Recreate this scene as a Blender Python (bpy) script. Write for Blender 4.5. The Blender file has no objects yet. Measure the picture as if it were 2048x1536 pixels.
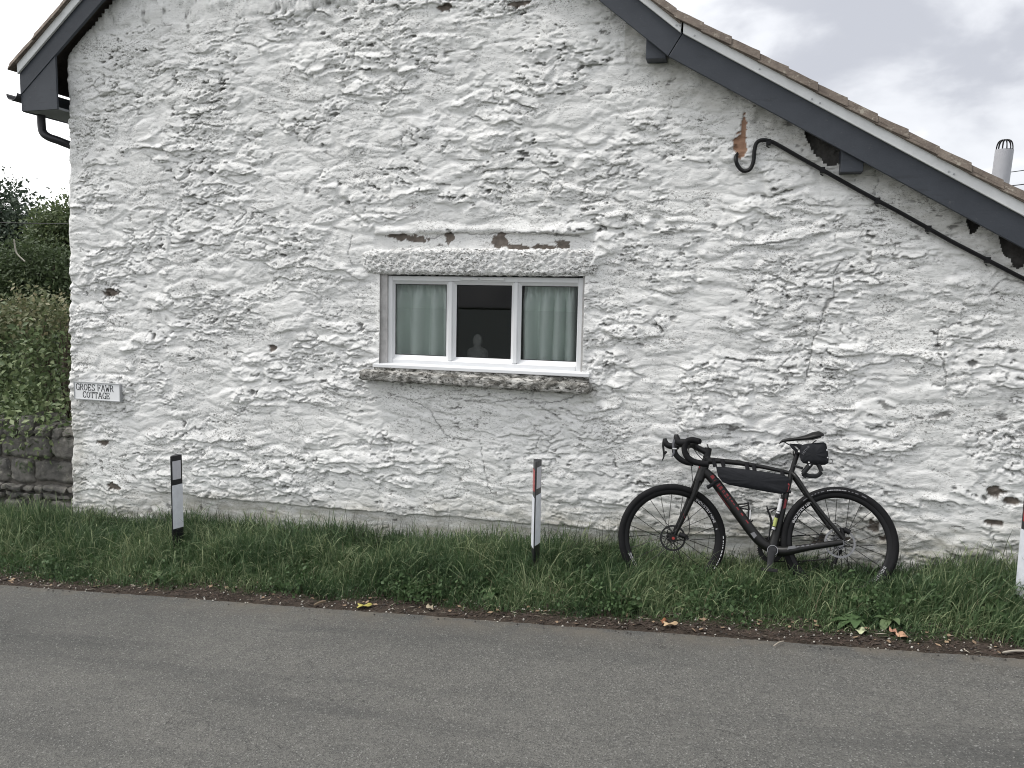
import bpy, math, random
import numpy as np
from math import sin, cos, pi, radians, sqrt
random.seed(7); rng = np.random.default_rng(7)
sc = bpy.context.scene
COL = sc.collection

# ------------------------------------------------------------------ camera
PW, PH, PF = 2048, 1536, 1600.0
YAW, PITCH, ROLL = radians(16.6), radians(6.0), 0.02
CAM = np.array([0.0, -5.5, 1.65])
Fv = np.array([-sin(YAW)*cos(PITCH), cos(YAW)*cos(PITCH), -sin(PITCH)])
_R0 = np.array([cos(YAW), sin(YAW), 0.0]); _U0 = np.cross(_R0, Fv)
Rv = _R0*cos(ROLL) + _U0*sin(ROLL); Uv = _U0*cos(ROLL) - _R0*sin(ROLL)
cd = bpy.data.cameras.new('camera'); cam = bpy.data.objects.new('camera', cd); COL.objects.link(cam)
from mathutils import Matrix, Vector
cam.matrix_world = Matrix(((Rv[0], Uv[0], -Fv[0], CAM[0]), (Rv[1], Uv[1], -Fv[1], CAM[1]),
                           (Rv[2], Uv[2], -Fv[2], CAM[2]), (0, 0, 0, 1)))
cd.sensor_width = 36; cd.lens = 36*PF/PW; cd.clip_start = 0.05; cd.clip_end = 1500
sc.camera = cam

# ------------------------------------------------------------------ world, sun, exposure
SUN_EL, SUN_AZ = radians(60), radians(-112)        # azimuth measured from +y towards +x
W = bpy.data.worlds.new('World'); sc.world = W; W.use_nodes = True
nt = W.node_tree; nt.nodes.clear()
def wn(t, **k):
    n = nt.nodes.new(t)
    for a, b in k.items(): setattr(n, a, b)
    return n
out = wn('ShaderNodeOutputWorld'); bg = wn('ShaderNodeBackground'); bg.inputs[1].default_value = 0.1
nt.links.new(bg.outputs[0], out.inputs[0])
sky = wn('ShaderNodeTexSky', sky_type='NISHITA', sun_disc=False, sun_elevation=SUN_EL, sun_rotation=SUN_AZ,
         air_density=1.0, dust_density=3.0)
tc = wn('ShaderNodeTexCoord')
mp = wn('ShaderNodeMapping'); mp.inputs['Scale'].default_value = (1, 1, 1.9); mp.inputs['Location'].default_value = (0.3, 9.4, 1.5)
nt.links.new(tc.outputs['Generated'], mp.inputs[0])
n1 = wn('ShaderNodeTexNoise'); n1.inputs['Scale'].default_value = 4.6; n1.inputs['Detail'].default_value = 9; n1.inputs['Roughness'].default_value = .52
n1.inputs['Distortion'].default_value = .25
nt.links.new(mp.outputs[0], n1.inputs['Vector'])
cr = wn('ShaderNodeValToRGB'); cr.color_ramp.interpolation = 'EASE'
e = cr.color_ramp.elements
e[0].position = .34; e[0].color = (3.7, 3.8, 4.15, 1)
e[1].position = .64; e[1].color = (9.3, 9.3, 9.3, 1)
m_ = cr.color_ramp.elements.new(.52); m_.color = (5.6, 5.7, 5.95, 1)
nt.links.new(n1.outputs['Fac'], cr.inputs[0])
# the cloud layer is thinner, so brighter, towards the sun
dotn = wn('ShaderNodeVectorMath', operation='DOT_PRODUCT')
sd = Vector((sin(SUN_AZ)*cos(SUN_EL), cos(SUN_AZ)*cos(SUN_EL), sin(SUN_EL)))
nt.links.new(tc.outputs['Generated'], dotn.inputs[0]); dotn.inputs[1].default_value = (-0.93, 0.25, 0.27)
mr = wn('ShaderNodeMapRange', interpolation_type='SMOOTHSTEP'); mr.inputs[1].default_value = .25; mr.inputs[2].default_value = .85
mr.inputs[3].default_value = 0.0; mr.inputs[4].default_value = 1.0
nt.links.new(dotn.outputs['Value'], mr.inputs[0])
mx2 = wn('ShaderNodeMix', data_type='RGBA'); mx2.inputs[7].default_value = (11.5, 11.5, 11.5, 1)
nt.links.new(mr.outputs[0], mx2.inputs[0]); nt.links.new(cr.outputs[0], mx2.inputs[6])
mx = wn('ShaderNodeMix', data_type='RGBA'); mx.inputs[0].default_value = .93
nt.links.new(sky.outputs[0], mx.inputs[6]); nt.links.new(mx2.outputs[2], mx.inputs[7])
nt.links.new(mx.outputs[2], bg.inputs[0])

sl = bpy.data.lights.new('sun', 'SUN'); sl.energy = 1.5; sl.angle = radians(11); sl.color = (1, .97, .93)
so = bpy.data.objects.new('sun', sl); COL.objects.link(so)
so.rotation_euler = (-sd).to_track_quat('-Z', 'Y').to_euler(); so.location = (-8, -4, 12)
sc.view_settings.view_transform = 'Standard'; sc.view_settings.look = 'None'
sc.cycles.filter_width = 1.05
sc.view_settings.exposure = 0.78; sc.view_settings.gamma = 1; sc.view_settings.use_curve_mapping = False

# ------------------------------------------------------------------ helpers
def ray(x, y): return Fv + Rv*((x-PW/2)/PF) - Uv*((y-PH/2)/PF)
def on_y(x, y, Y=0.0):
    d = ray(x, y); return CAM + d*((Y-CAM[1])/d[1])
def on_plane(x, y, O, n):
    d = ray(x, y); n = np.array(n); return CAM + d*(((np.array(O)-CAM)@n)/(d@n))
def smooth(t): t = np.clip(t, 0, 1); return t*t*(3-2*t)
def _h(ix, iy, s):
    v = (ix.astype(np.int64)*374761393 + iy.astype(np.int64)*668265263 + s*974634777) & 0xFFFFFFFF
    v = ((v ^ (v >> 13))*1274126177) & 0xFFFFFFFF
    v = ((v ^ (v >> 16))*2246822519) & 0xFFFFFFFF
    return ((v ^ (v >> 15)) & 0xFFFFFF)/float(0xFFFFFF)
def perlin(x, y, s=0):
    x = np.asarray(x, float); y = np.asarray(y, float)
    ix = np.floor(x); iy = np.floor(y); fx = x-ix; fy = y-iy
    u = fx*fx*fx*(fx*(fx*6-15)+10); v = fy*fy*fy*(fy*(fy*6-15)+10)
    def g(a, b):
        t = _h(ix+a, iy+b, s)*2*pi
        return np.cos(t)*(fx-a) + np.sin(t)*(fy-b)
    return 1.5*((g(0,0)*(1-u)+g(1,0)*u)*(1-v) + (g(0,1)*(1-u)+g(1,1)*u)*v)
def fbm(x, y, o=4, s=0, r=.5):
    t = 0; a = 1; n = 0
    for i in range(o):
        t = t + a*perlin(x*2**i+i*17.3, y*2**i-i*9.1, s+i); n += a; a *= r
    return t/n
def worley(x, y, s=0, jit=.9):
    ix = np.floor(x); iy = np.floor(y)
    f1 = np.full(x.shape, 9.); f2 = np.full(x.shape, 9.); i1 = np.zeros(x.shape); cx = np.zeros(x.shape); cy = np.zeros(x.shape)
    for a in (-1, 0, 1):
        for b in (-1, 0, 1):
            px = ix+a+.5+(_h(ix+a, iy+b, s)-.5)*jit; py = iy+b+.5+(_h(ix+a, iy+b, s+1)-.5)*jit
            d = np.sqrt((x-px)**2+(y-py)**2); idn = _h(ix+a, iy+b, s+2)
            c = d < f1
            f2 = np.where(c, f1, np.minimum(f2, d)); i1 = np.where(c, idn, i1)
            cx = np.where(c, px, cx); cy = np.where(c, py, cy); f1 = np.where(c, d, f1)
    return f1, f2, i1, x-cx, y-cy

def ground_z(x, y):
    xs = np.clip(np.asarray(x, float), -18, 12); y = np.asarray(y, float)
    ze = -.112+.0665*xs; zw = -.10+.056*xs
    t = smooth((y+1.2)/1.2)
    return ze*(1-t)+zw*t + .025*np.sin(pi*np.clip((y+1.2)/1.2, 0, 1)) 

def tag(o, label=None, cat=None, group=None, kind=None):
    for k, v in (('label', label), ('category', cat), ('group', group), ('kind', kind)):
        if v: o[k] = v
    return o
ROOT = {}
def empty(name, loc, label, cat, group=None):
    o = bpy.data.objects.new(name, None); COL.objects.link(o); o.location = loc; o.empty_display_size = .1
    ROOT[o.name] = np.array(loc, float)
    return tag(o, label, cat, group)
def _root(o):
    while o.parent: o = o.parent
    return ROOT.get(o.name, np.zeros(3))
def mesh_np(name, V, Fc, mat, parent=None, smooth_=False, attrs=None, quads=False):
    me = bpy.data.meshes.new(name); V = np.asarray(V, float)
    if parent is not None: V = V - _root(parent)
    if quads:
        Fc = np.asarray(Fc); n = Fc.shape[1]
        me.vertices.add(len(V)); me.vertices.foreach_set('co', V.astype(np.float32).ravel())
        me.loops.add(Fc.size); me.loops.foreach_set('vertex_index', Fc.astype(np.int32).ravel())
        me.polygons.add(len(Fc)); me.polygons.foreach_set('loop_start', np.arange(0, Fc.size, n, dtype=np.int32))
        me.polygons.foreach_set('loop_total', np.full(len(Fc), n, dtype=np.int32))
        me.update(calc_edges=True)
    else:
        me.from_pydata(V.tolist(), [], [list(map(int, f)) for f in Fc])
    if smooth_: me.polygons.foreach_set('use_smooth', np.ones(len(me.polygons), dtype=bool))
    if attrs:
        for k, a in attrs.items():
            at = me.attributes.new(k, 'FLOAT', 'POINT'); at.data.foreach_set('value', np.asarray(a, np.float32).ravel())
    if mat: me.materials.append(mat)
    o = bpy.data.objects.new(name, me); COL.objects.link(o)
    if parent is not None: o.parent = parent
    elif True: ROOT[o.name] = np.zeros(3)
    return o
def settle(o):
    """move a single-mesh thing's origin to its own base"""
    me = o.data; n = len(me.vertices); a = np.empty(n*3, np.float32); me.vertices.foreach_get('co', a); a = a.reshape(-1, 3)
    c = np.array([(a[:,0].min()+a[:,0].max())/2, (a[:,1].min()+a[:,1].max())/2, a[:,2].min()])
    me.vertices.foreach_set('co', (a-c).astype(np.float32).ravel()); o.location = o.location + Vector(c); me.update(); return o
def nrm(v): v = np.array(v, float); return v/np.linalg.norm(v)
class MB:
    def __init__(s): s.v = []; s.f = []
    def add(s, V, Fc):
        k = len(s.v); s.v += [tuple(map(float, p)) for p in V]; s.f += [[i+k for i in f] for f in Fc]; return s
    def box(s, a, b, bev=0):
        x0,y0,z0 = a; x1,y1,z1 = b
        if bev <= 0:
            V = [(x0,y0,z0),(x1,y0,z0),(x1,y1,z0),(x0,y1,z0),(x0,y0,z1),(x1,y0,z1),(x1,y1,z1),(x0,y1,z1)]
            return s.add(V, [(0,3,2,1),(4,5,6,7),(0,1,5,4),(1,2,6,5),(2,3,7,6),(3,0,4,7)])
        V = []; 
        for (X, sx) in ((x0,1),(x1,-1)):
            for (Y, sy) in ((y0,1),(y1,-1)):
                for (Z, sz) in ((z0,1),(z1,-1)):
                    V += [(X,Y+sy*bev,Z+sz*bev),(X+sx*bev,Y,Z+sz*bev),(X+sx*bev,Y+sy*bev,Z)]
        def c(i,j,k,a): return ((i*2+j)*2+k)*3+a
        Fc = [[c(0,0,0,0),c(0,0,1,0),c(0,1,1,0),c(0,1,0,0)],[c(1,0,0,0),c(1,1,0,0),c(1,1,1,0),c(1,0,1,0)],
              [c(0,0,0,1),c(1,0,0,1),c(1,0,1,1),c(0,0,1,1)],[c(0,1,0,1),c(0,1,1,1),c(1,1,1,1),c(1,1,0,1)],
              [c(0,0,0,2),c(0,1,0,2),c(1,1,0,2),c(1,0,0,2)],[c(0,0,1,2),c(1,0,1,2),c(1,1,1,2),c(0,1,1,2)]]
        for i in (0,1):
            for j in (0,1): Fc.append([c(i,j,0,0),c(i,j,0,1),c(i,j,1,1),c(i,j,1,0)])
            for k in (0,1): Fc.append([c(i,0,k,0),c(i,0,k,2),c(i,1,k,2),c(i,1,k,0)])
        for j in (0,1):
            for k in (0,1): Fc.append([c(0,j,k,1),c(0,j,k,2),c(1,j,k,2),c(1,j,k,1)])
        for i in (0,1):
            for j in (0,1):
                for k in (0,1): Fc.append([c(i,j,k,0),c(i,j,k,1),c(i,j,k,2)])
        return s.add(V, Fc)
    def tube(s, P, r, n=10, caps=True, flat=1.0, up=None, closed=False):
        P = [np.array(p, float) for p in P]; m = len(P)
        if not hasattr(r, '__len__'): r = [r]*m
        T = [nrm(P[(i+1) % m if closed else min(i+1, m-1)]-P[(i-1) % m if closed else max(i-1, 0)]) for i in range(m)]
        a = np.array(up if up is not None else ((0,0,1) if abs(T[0][2]) < .9 else (1,0,0)), float)
        N = nrm(a-T[0]*(a@T[0])); V = []
        for i in range(m):
            N = nrm(N-T[i]*(N@T[i])); B = np.cross(T[i], N)
            for k in range(n):
                t = 2*pi*k/n; V.append(P[i]+r[i]*(cos(t)*N+sin(t)*flat*B))
        Fc = []
        for i in range(m if closed else m-1):
            j = (i+1) % m
            for k in range(n): Fc.append([i*n+k, i*n+(k+1)%n, j*n+(k+1)%n, j*n+k])
        if caps and not closed: Fc += [list(range(n))[::-1], [(m-1)*n+k for k in range(n)]]
        return s.add(V, Fc)
    def ring(s, c, ax, prof, n=64, u0=None):
        """lathe profile (radius, offset) round axis ax at c"""
        c = np.array(c, float); ax = nrm(ax); u = nrm(np.cross(ax, (0.3,.1,1))) if u0 is None else nrm(u0); v = np.cross(ax, u); V = []
        for i in range(n):
            t = 2*pi*i/n; d = cos(t)*u+sin(t)*v
            for (r, h) in prof: V.append(c+d*r+ax*h)
        m = len(prof); Fc = []
        for i in range(n):
            j = (i+1) % n
            for k in range(m-1): Fc.append([i*m+k, j*m+k, j*m+k+1, i*m+k+1])
        return s.add(V, Fc)
    def prism(s, pts, d):
        """polygon of 3D points pushed along vector d"""
        n = len(pts); pts = [np.array(p, float) for p in pts]; d = np.array(d, float)
        V = pts+[p+d for p in pts]
        return s.add(V, [list(range(n)), [2*n-1-i for i in range(n)]]+[[i, i+n, (i+1)%n+n, (i+1)%n] for i in range(n)])
    def build(s, name, mat, parent=None, smooth_=False, bevel=0, auto=None):
        o = mesh_np(name, s.v, s.f, mat, parent, smooth_)
        if bevel:
            b = o.modifiers.new('bevel', 'BEVEL'); b.width = bevel; b.segments = 2; b.limit_method = 'ANGLE'; b.angle_limit = radians(40)
        if smooth_:
            try:
                o.data.set_sharp_from_angle(angle=radians(auto or 40))
            except Exception: pass
        return o
def catmull(P, k=8):
    P = [np.array(p, float) for p in P]; P = [2*P[0]-P[1]]+P+[2*P[-1]-P[-2]]; o = []
    for i in range(1, len(P)-2):
        for j in range(k):
            t = j/k; o.append(.5*((2*P[i])+(-P[i-1]+P[i+1])*t+(2*P[i-1]-5*P[i]+4*P[i+1]-P[i+2])*t*t+(-P[i-1]+3*P[i]-3*P[i+1]+P[i+2])*t**3))
    o.append(P[-2]); return o

# ------------------------------------------------------------------ materials
def mat(name, col=(.5,.5,.5), rough=.7, metal=0, spec=.5, var=None, bump=None, emis=None):
    m = bpy.data.materials.new(name); m.use_nodes = True; t = m.node_tree; b = t.nodes['Principled BSDF']
    b.inputs['Base Color'].default_value = (*col, 1); b.inputs['Roughness'].default_value = rough
    b.inputs['Metallic'].default_value = metal; b.inputs['Specular IOR Level'].default_value = spec
    tcn = None
    if var or bump:
        tcn = t.nodes.new('ShaderNodeTexCoord')
    if var:      # (scale, amount 0..1, detail)
        n = t.nodes.new('ShaderNodeTexNoise'); n.inputs['Scale'].default_value = var[0]; n.inputs['Detail'].default_value = 6; n.inputs['Roughness'].default_value = .65
        t.links.new(tcn.outputs['Object'], n.inputs['Vector'])
        r = t.nodes.new('ShaderNodeMapRange'); r.inputs[1].default_value = .3; r.inputs[2].default_value = .7
        r.inputs[3].default_value = 1-var[1]; r.inputs[4].default_value = 1+var[1]
        t.links.new(n.outputs['Fac'], r.inputs[0])
        h = t.nodes.new('ShaderNodeMix'); h.data_type = 'RGBA'; h.blend_type = 'MULTIPLY'; h.inputs[0].default_value = 1
        h.inputs[6].default_value = (*col, 1); t.links.new(r.outputs[0], h.inputs[7]); t.links.new(h.outputs[2], b.inputs['Base Color'])
    if bump:
        n = t.nodes.new('ShaderNodeTexNoise'); n.inputs['Scale'].default_value = bump[0]; n.inputs['Detail'].default_value = 7
        t.links.new(tcn.outputs['Object'], n.inputs['Vector'])
        u = t.nodes.new('ShaderNodeBump'); u.inputs['Strength'].default_value = bump[1]; u.inputs['Distance'].default_value = bump[2]
        t.links.new(n.outputs['Fac'], u.inputs['Height']); t.links.new(u.outputs[0], b.inputs['Normal'])
    return m
class NT:
    """small node-tree helper"""
    def __init__(s, name, rough=.8, spec=.3):
        s.m = bpy.data.materials.new(name); s.m.use_nodes = True; s.t = s.m.node_tree; s.b = s.t.nodes['Principled BSDF']
        s.b.inputs['Roughness'].default_value = rough; s.b.inputs['Specular IOR Level'].default_value = spec
        s.tc = s.t.nodes.new('ShaderNodeTexCoord')
    def new(s, ty, **k):
        n = s.t.nodes.new(ty)
        for a, b in k.items(): setattr(n, a, b)
        return n
    def link(s, a, b): s.t.links.new(a, b)
    def noise(s, scale, detail=4, rough=.5, stretch=(1,1,1), dist=0, off=(0,0,0)):
        mp = s.new('ShaderNodeMapping'); mp.inputs['Scale'].default_value = stretch; mp.inputs['Location'].default_value = off
        s.link(s.tc.outputs['Object'], mp.inputs[0])
        n = s.new('ShaderNodeTexNoise'); n.inputs['Scale'].default_value = scale; n.inputs['Detail'].default_value = detail
        n.inputs['Roughness'].default_value = rough; n.inputs['Distortion'].default_value = dist
        s.link(mp.outputs[0], n.inputs['Vector']); return n.outputs['Fac']
    def rng(s, v, a, b, c=0, d=1):
        r = s.new('ShaderNodeMapRange'); s.link(v, r.inputs[0])
        for i, q in enumerate((a, b, c, d)): r.inputs[i+1].default_value = q
        return r.outputs[0]
    def math(s, op, a, b):
        n = s.new('ShaderNodeMath', operation=op)
        for i, q in enumerate((a, b)):
            if isinstance(q, (int, float)): n.inputs[i].default_value = q
            else: s.link(q, n.inputs[i])
        return n.outputs[0]
    def mix(s, fac, a, b, blend='MIX'):
        n = s.new('ShaderNodeMix', data_type='RGBA', blend_type=blend)
        if isinstance(fac, (int, float)): n.inputs[0].default_value = fac
        else: s.link(fac, n.inputs[0])
        for i, q in ((6, a), (7, b)):
            if isinstance(q, tuple): n.inputs[i].default_value = (*q, 1)
            else: s.link(q, n.inputs[i])
        return n.outputs[2]
    def attr(s, name):
        n = s.new('ShaderNodeAttribute', attribute_name=name); return n.outputs['Fac']
    def bump(s, h, strength, dist, prev=None):
        u = s.new('ShaderNodeBump'); u.inputs['Strength'].default_value = strength; u.inputs['Distance'].default_value = dist
        s.link(h, u.inputs['Height'])
        if prev is not None: s.link(prev, u.inputs['Normal'])
        return u.outputs[0]
    def done(s, col, nor=None):
        s.link(col, s.b.inputs['Base Color'])
        if nor is not None: s.link(nor, s.b.inputs['Normal'])
        return s.m

def whitewash(name, dirty=0.0, speck=1.0):
    k = NT(name, .75, .25)
    big = k.noise(1.3, 5, .6, (1, 1, 1.6)); mid = k.noise(7, 6, .65, (.7, 1, 1.7), .6); fine = k.noise(75, 3, .6, (.8, 1, 1.5))
    base = k.mix(k.rng(big, .3, .7), (.81, .81, .80), (.87, .87, .85))
    base = k.mix(k.math('MULTIPLY', k.rng(mid, .48, .68), .26+.3*dirty), base, (.52, .515, .50))
    # lichen and soot specks, gathered in patches
    patch = k.noise(2.6, 5, .7, (.8, 1, 1.3), .4, (3, 1, 2))
    sp = k.rng(k.noise(80, 4, .75, (.7, 1, 1.35), .3), .54-.03*dirty, .60-.03*dirty)
    f = k.math('MULTIPLY', sp, k.rng(patch, .46-.12*dirty, .60, .08*speck, .9*speck))
    base = k.mix(f, base, (.16, .155, .145))
    # larger soot spots
    sp2 = k.rng(k.noise(22, 6, .75, (.5, 1, 1.8), .8, (5, 5, 5)), .60-.03*dirty, .63-.03*dirty)
    f2 = k.math('MULTIPLY', sp2, k.rng(k.noise(1.9, 3, .6, off=(9, 2, 4)), .36, .6, .12, .95))
    base = k.mix(k.math('MULTIPLY', f2, .8), base, (.10, .095, .09))
    for (sc_, st, of, th, am) in ((6.5, (.55, 1, 2.1), (2, 7, 1), .0042, .75), (15, (.5, 1, 2.0), (8, 1, 4), .0075, .6)):
        hl = k.math('ABSOLUTE', k.math('SUBTRACT', k.noise(sc_, 5, .62, st, .5, of), .5), 0)
        hm = k.math('MULTIPLY', k.rng(hl, th*.4, th*1.5, 1, 0), k.rng(k.noise(sc_*.55, 4, .65, (.8, 1, 1.2), 0, (of[1], of[2], of[0])), .50, .60, 0, am))
        base = k.mix(hm, base, (.13, .125, .115))
    base = k.mix(k.math('MULTIPLY', k.attr('damp_and_grey'), k.rng(k.noise(9, 6, .7, (.5, 1, 1.8)), .34, .62, .12, .9)), base, (.38, .365, .31))
    base = k.mix(k.attr('pit_tone'), base, (.09, .086, .08))  # darker colour in the pits of the relief, broken up by noise
    base = k.mix(k.attr('peel'), base, k.mix(k.rng(k.noise(30, 4), .3, .7), (.105, .090, .078), (.20, .17, .145)))
    base = k.mix(k.attr('clay'), base, k.mix(k.rng(k.noise(30, 4), .3, .7), (.30, .17, .11), (.36, .22, .15)))
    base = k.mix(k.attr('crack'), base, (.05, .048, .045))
    n = k.bump(k.noise(32, 8, .72, (.6, 1, 1.6), .6), .5, .009)
    n = k.bump(k.noise(120, 5, .7, (.7, 1, 1.3)), .45, .006, n)
    return k.done(base, n)
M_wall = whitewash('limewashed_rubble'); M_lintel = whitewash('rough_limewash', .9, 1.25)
k = NT('weathered_sill', .9, .2)
c = k.mix(k.rng(k.noise(8, 7, .78, (1, 1, 2.5), .8), .42, .56), (.55, .54, .51), (.15, .145, .13))
c = k.mix(k.rng(k.noise(30, 6, .75, (.8, 1, 2), .5, (4, 0, 0)), .53, .60), c, (.035, .032, .028))
M_sill = k.done(c, k.bump(k.noise(60, 6, .7), .7, .012))
def asphalt():
    k = NT('asphalt', .92, .2)
    v = k.new('ShaderNodeTexVoronoi', feature='F1'); v.inputs['Scale'].default_value = 170; k.link(k.tc.outputs['Object'], v.inputs['Vector'])
    hsv = k.new('ShaderNodeSeparateColor'); k.link(v.outputs['Color'], hsv.inputs[0])
    base = k.mix(k.rng(k.noise(1.1, 4, .6), .35, .65), (.086, .086, .081), (.108, .107, .100))
    base = k.mix(k.rng(k.noise(.55, 4, .6, (.45, 1.3, 1), .4, (6, 2, 0)), .42, .60, 0, .75), base, (.148, .145, .134))
    base = k.mix(k.rng(k.noise(1.0, 5, .7, (.25, 2.2, 1), .3, (1, 8, 0)), .50, .64, 0, .6), base, (.062, .063, .062))
    base = k.mix(k.rng(k.noise(7, 6, .75), .45, .72, 0, .45), base, (.080, .081, .079))
    ck = k.math('ABSOLUTE', k.math('SUBTRACT', k.noise(1.4, 6, .6, (1, 1, 1), .4, (4, 4, 0)), .5), 0)
    base = k.mix(k.math('MULTIPLY', k.rng(ck, .0010, .0034, 1, 0), k.rng(k.noise(.8, 3, .5, off=(3, 9, 0)), .50, .56, 0, .7)), base, (.035, .035, .034))
    base = k.mix(k.rng(hsv.outputs[0], .3, 1, 0, .7), base, (.045, .045, .044))
    base = k.mix(k.rng(hsv.outputs[1], .90, 1, 0, .7), base, (.26, .26, .245))
    base = k.mix(k.rng(k.noise(260, 2, .5), .68, .76, 0, .5), base, (.34, .335, .31))
    base = k.mix(k.math('MULTIPLY', k.rng(k.noise(4, 5, .7, off=(2, 2, 0)), .40, .62), k.attr('edge')), base, (.13, .118, .10))
    n = k.bump(k.rng(v.outputs['Distance'], 0, .7), .7, .004); n = k.bump(k.noise(40, 5, .7), .4, .006, n)
    return k.done(base, n)
M_road = asphalt()
k = NT('earth', .95, .15)
c = k.mix(k.rng(k.noise(14, 6, .7), .35, .65), (.024, .019, .015), (.058, .046, .037))
c = k.mix(k.rng(k.noise(120, 4, .6), .62, .70), c, (.22, .19, .15))
g = k.mix(k.rng(k.noise(5, 5, .7), .35, .65), (.018, .028, .012), (.035, .05, .02))
c = k.mix(k.attr('turf'), c, g)
M_earth = k.done(c, k.bump(k.noise(50, 7, .7), .8, .015))
def leafy(name, a, b, c, rough=.55, trans=.25):
    k = NT(name, rough, .35)
    t = k.attr('tint'); r = k.new('ShaderNodeValToRGB'); k.link(t, r.inputs[0]); el = r.color_ramp.elements
    el[0].color = (*a, 1); el[1].color = (*c, 1); q = el.new(.55); q.color = (*b, 1)
    k.link(r.outputs[0], k.b.inputs['Base Color'])
    tr = k.new('ShaderNodeBsdfTranslucent'); k.link(r.outputs[0], tr.inputs[0])
    mxs = k.new('ShaderNodeMixShader'); mxs.inputs[0].default_value = trans
    k.link(k.b.outputs[0], mxs.inputs[1]); k.link(tr.outputs[0], mxs.inputs[2]); k.link(mxs.outputs[0], k.t.nodes['Material Output'].inputs[0])
    return k.m
M_grass = leafy('grass_blades', (.025, .054, .022), (.080, .138, .058), (.32, .36, .20))
M_straw = mat('dry_stalk', (.16, .13, .08), .8)
M_hedge = leafy('hedge_leaves', (.060, .095, .045), (.14, .19, .085), (.32, .37, .20))
M_rose = leafy('rose_leaves', (.070, .10, .045), (.17, .19, .10), (.36, .31, .20))
M_tree = leafy('tree_leaves', (.032, .050, .034), (.072, .10, .066), (.14, .18, .11), .6, .2)
M_tree2 = leafy('light_leaves', (.05, .075, .035), (.10, .135, .06), (.21, .25, .11), .6, .3)
M_weed = leafy('weed_leaves', (.05, .09, .035), (.075, .13, .05), (.14, .19, .09), .6)
M_bark = mat('bark', (.07, .055, .04), .9, var=(8, .4), bump=(20, .6, .02))
M_pvc = mat('white_pvc', (.76, .77, .78), .35, var=(3, .03))
k = NT('slate_grey_paint', .55, .45)
c = k.mix(k.rng(k.noise(4, 6, .65), .3, .7), (.036, .042, .053), (.052, .059, .072))
c = k.mix(k.rng(k.noise(26, 6, .8, (1, 1, 2)), .62, .68, 0, .7), c, (.12, .12, .12))
c = k.mix(k.rng(k.noise(9, 5, .7, (.4, 1, 3), off=(5, 1, 1)), .58, .7, 0, .5), c, (.022, .025, .030))
M_board = k.done(c, k.bump(k.noise(60, 6, .7), .25, .004))
M_trim = mat('white_trim', (.74, .75, .75), .5, var=(6, .10), bump=(30, .15, .003))
M_tile = None
k = NT('concrete_tile', .92, .2)
c = k.mix(k.rng(k.noise(9, 6, .7), .35, .65), (.12, .098, .083), (.215, .180, .150))
c = k.mix(k.rng(k.noise(22, 6, .75, off=(3, 0, 0)), .55, .66), c, (.33, .30, .25))
M_tile = k.done(c, k.bump(k.noise(70, 6, .7), .7, .008))
M_dark = mat('old_timber', (.055, .045, .038), .85, var=(14, .4), bump=(40, .5, .006))
M_black = mat('black_plastic', (.007, .007, .008), .55, spec=.3)
M_pipe = mat('black_gutter_plastic', (.02, .02, .024), .4)
M_flue = mat('grey_flue', (.46, .47, .50), .6, var=(9, .08), bump=(60, .2, .003))
M_room = mat('dim_room_paint', (.10, .10, .10), .9)
M_sign = mat('sign_white', (.86, .87, .88), .45, var=(7, .04))
M_alu = mat('aluminium', (.42, .43, .44), .45, .3)
M_ink = mat('black_sign_paint', (.015, .016, .018), .6)
k = NT('curtain_cloth', .95, .1)
c = k.mix(k.rng(k.noise(3, 3), .3, .7), (.72, .80, .75), (.80, .87, .82)); 
k.link(c, k.b.inputs['Base Color']); tr = k.new('ShaderNodeBsdfTranslucent'); k.link(c, tr.inputs[0]); ms = k.new('ShaderNodeMixShader'); ms.inputs[0].default_value = .1
k.link(k.b.outputs[0], ms.inputs[1]); k.link(tr.outputs[0], ms.inputs[2]); k.link(ms.outputs[0], k.t.nodes['Material Output'].inputs[0]); M_curt = k.m
def glass(name, tint=(.93, .95, .95), film=None):
    m = bpy.data.materials.new(name); m.use_nodes = True; t = m.node_tree; t.nodes.clear()
    o = t.nodes.new('ShaderNodeOutputMaterial'); tr = t.nodes.new('ShaderNodeBsdfTransparent'); tr.inputs[0].default_value = (*tint, 1)
    mix = t.nodes.new('ShaderNodeMixShader')
    if film:
        d = t.nodes.new('ShaderNodeBsdfDiffuse'); d.inputs[0].default_value = (.85, .87, .86, 1); mix.inputs[0].default_value = film
        t.links.new(tr.outputs[0], mix.inputs[1]); t.links.new(d.outputs[0], mix.inputs[2])
    else:
        g = t.nodes.new('ShaderNodeBsdfGlossy'); g.inputs['Roughness'].default_value = .02
        fr = t.nodes.new('ShaderNodeFresnel'); fr.inputs[0].default_value = 1.35
        t.links.new(fr.outputs[0], mix.inputs[0]); t.links.new(tr.outputs[0], mix.inputs[1]); t.links.new(g.outputs[0], mix.inputs[2])
    t.links.new(mix.outputs[0], o.inputs[0]); return m
M_glass = glass('window_glass'); M_film = glass('half_height_film', (1, 1, 1), .07)

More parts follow.
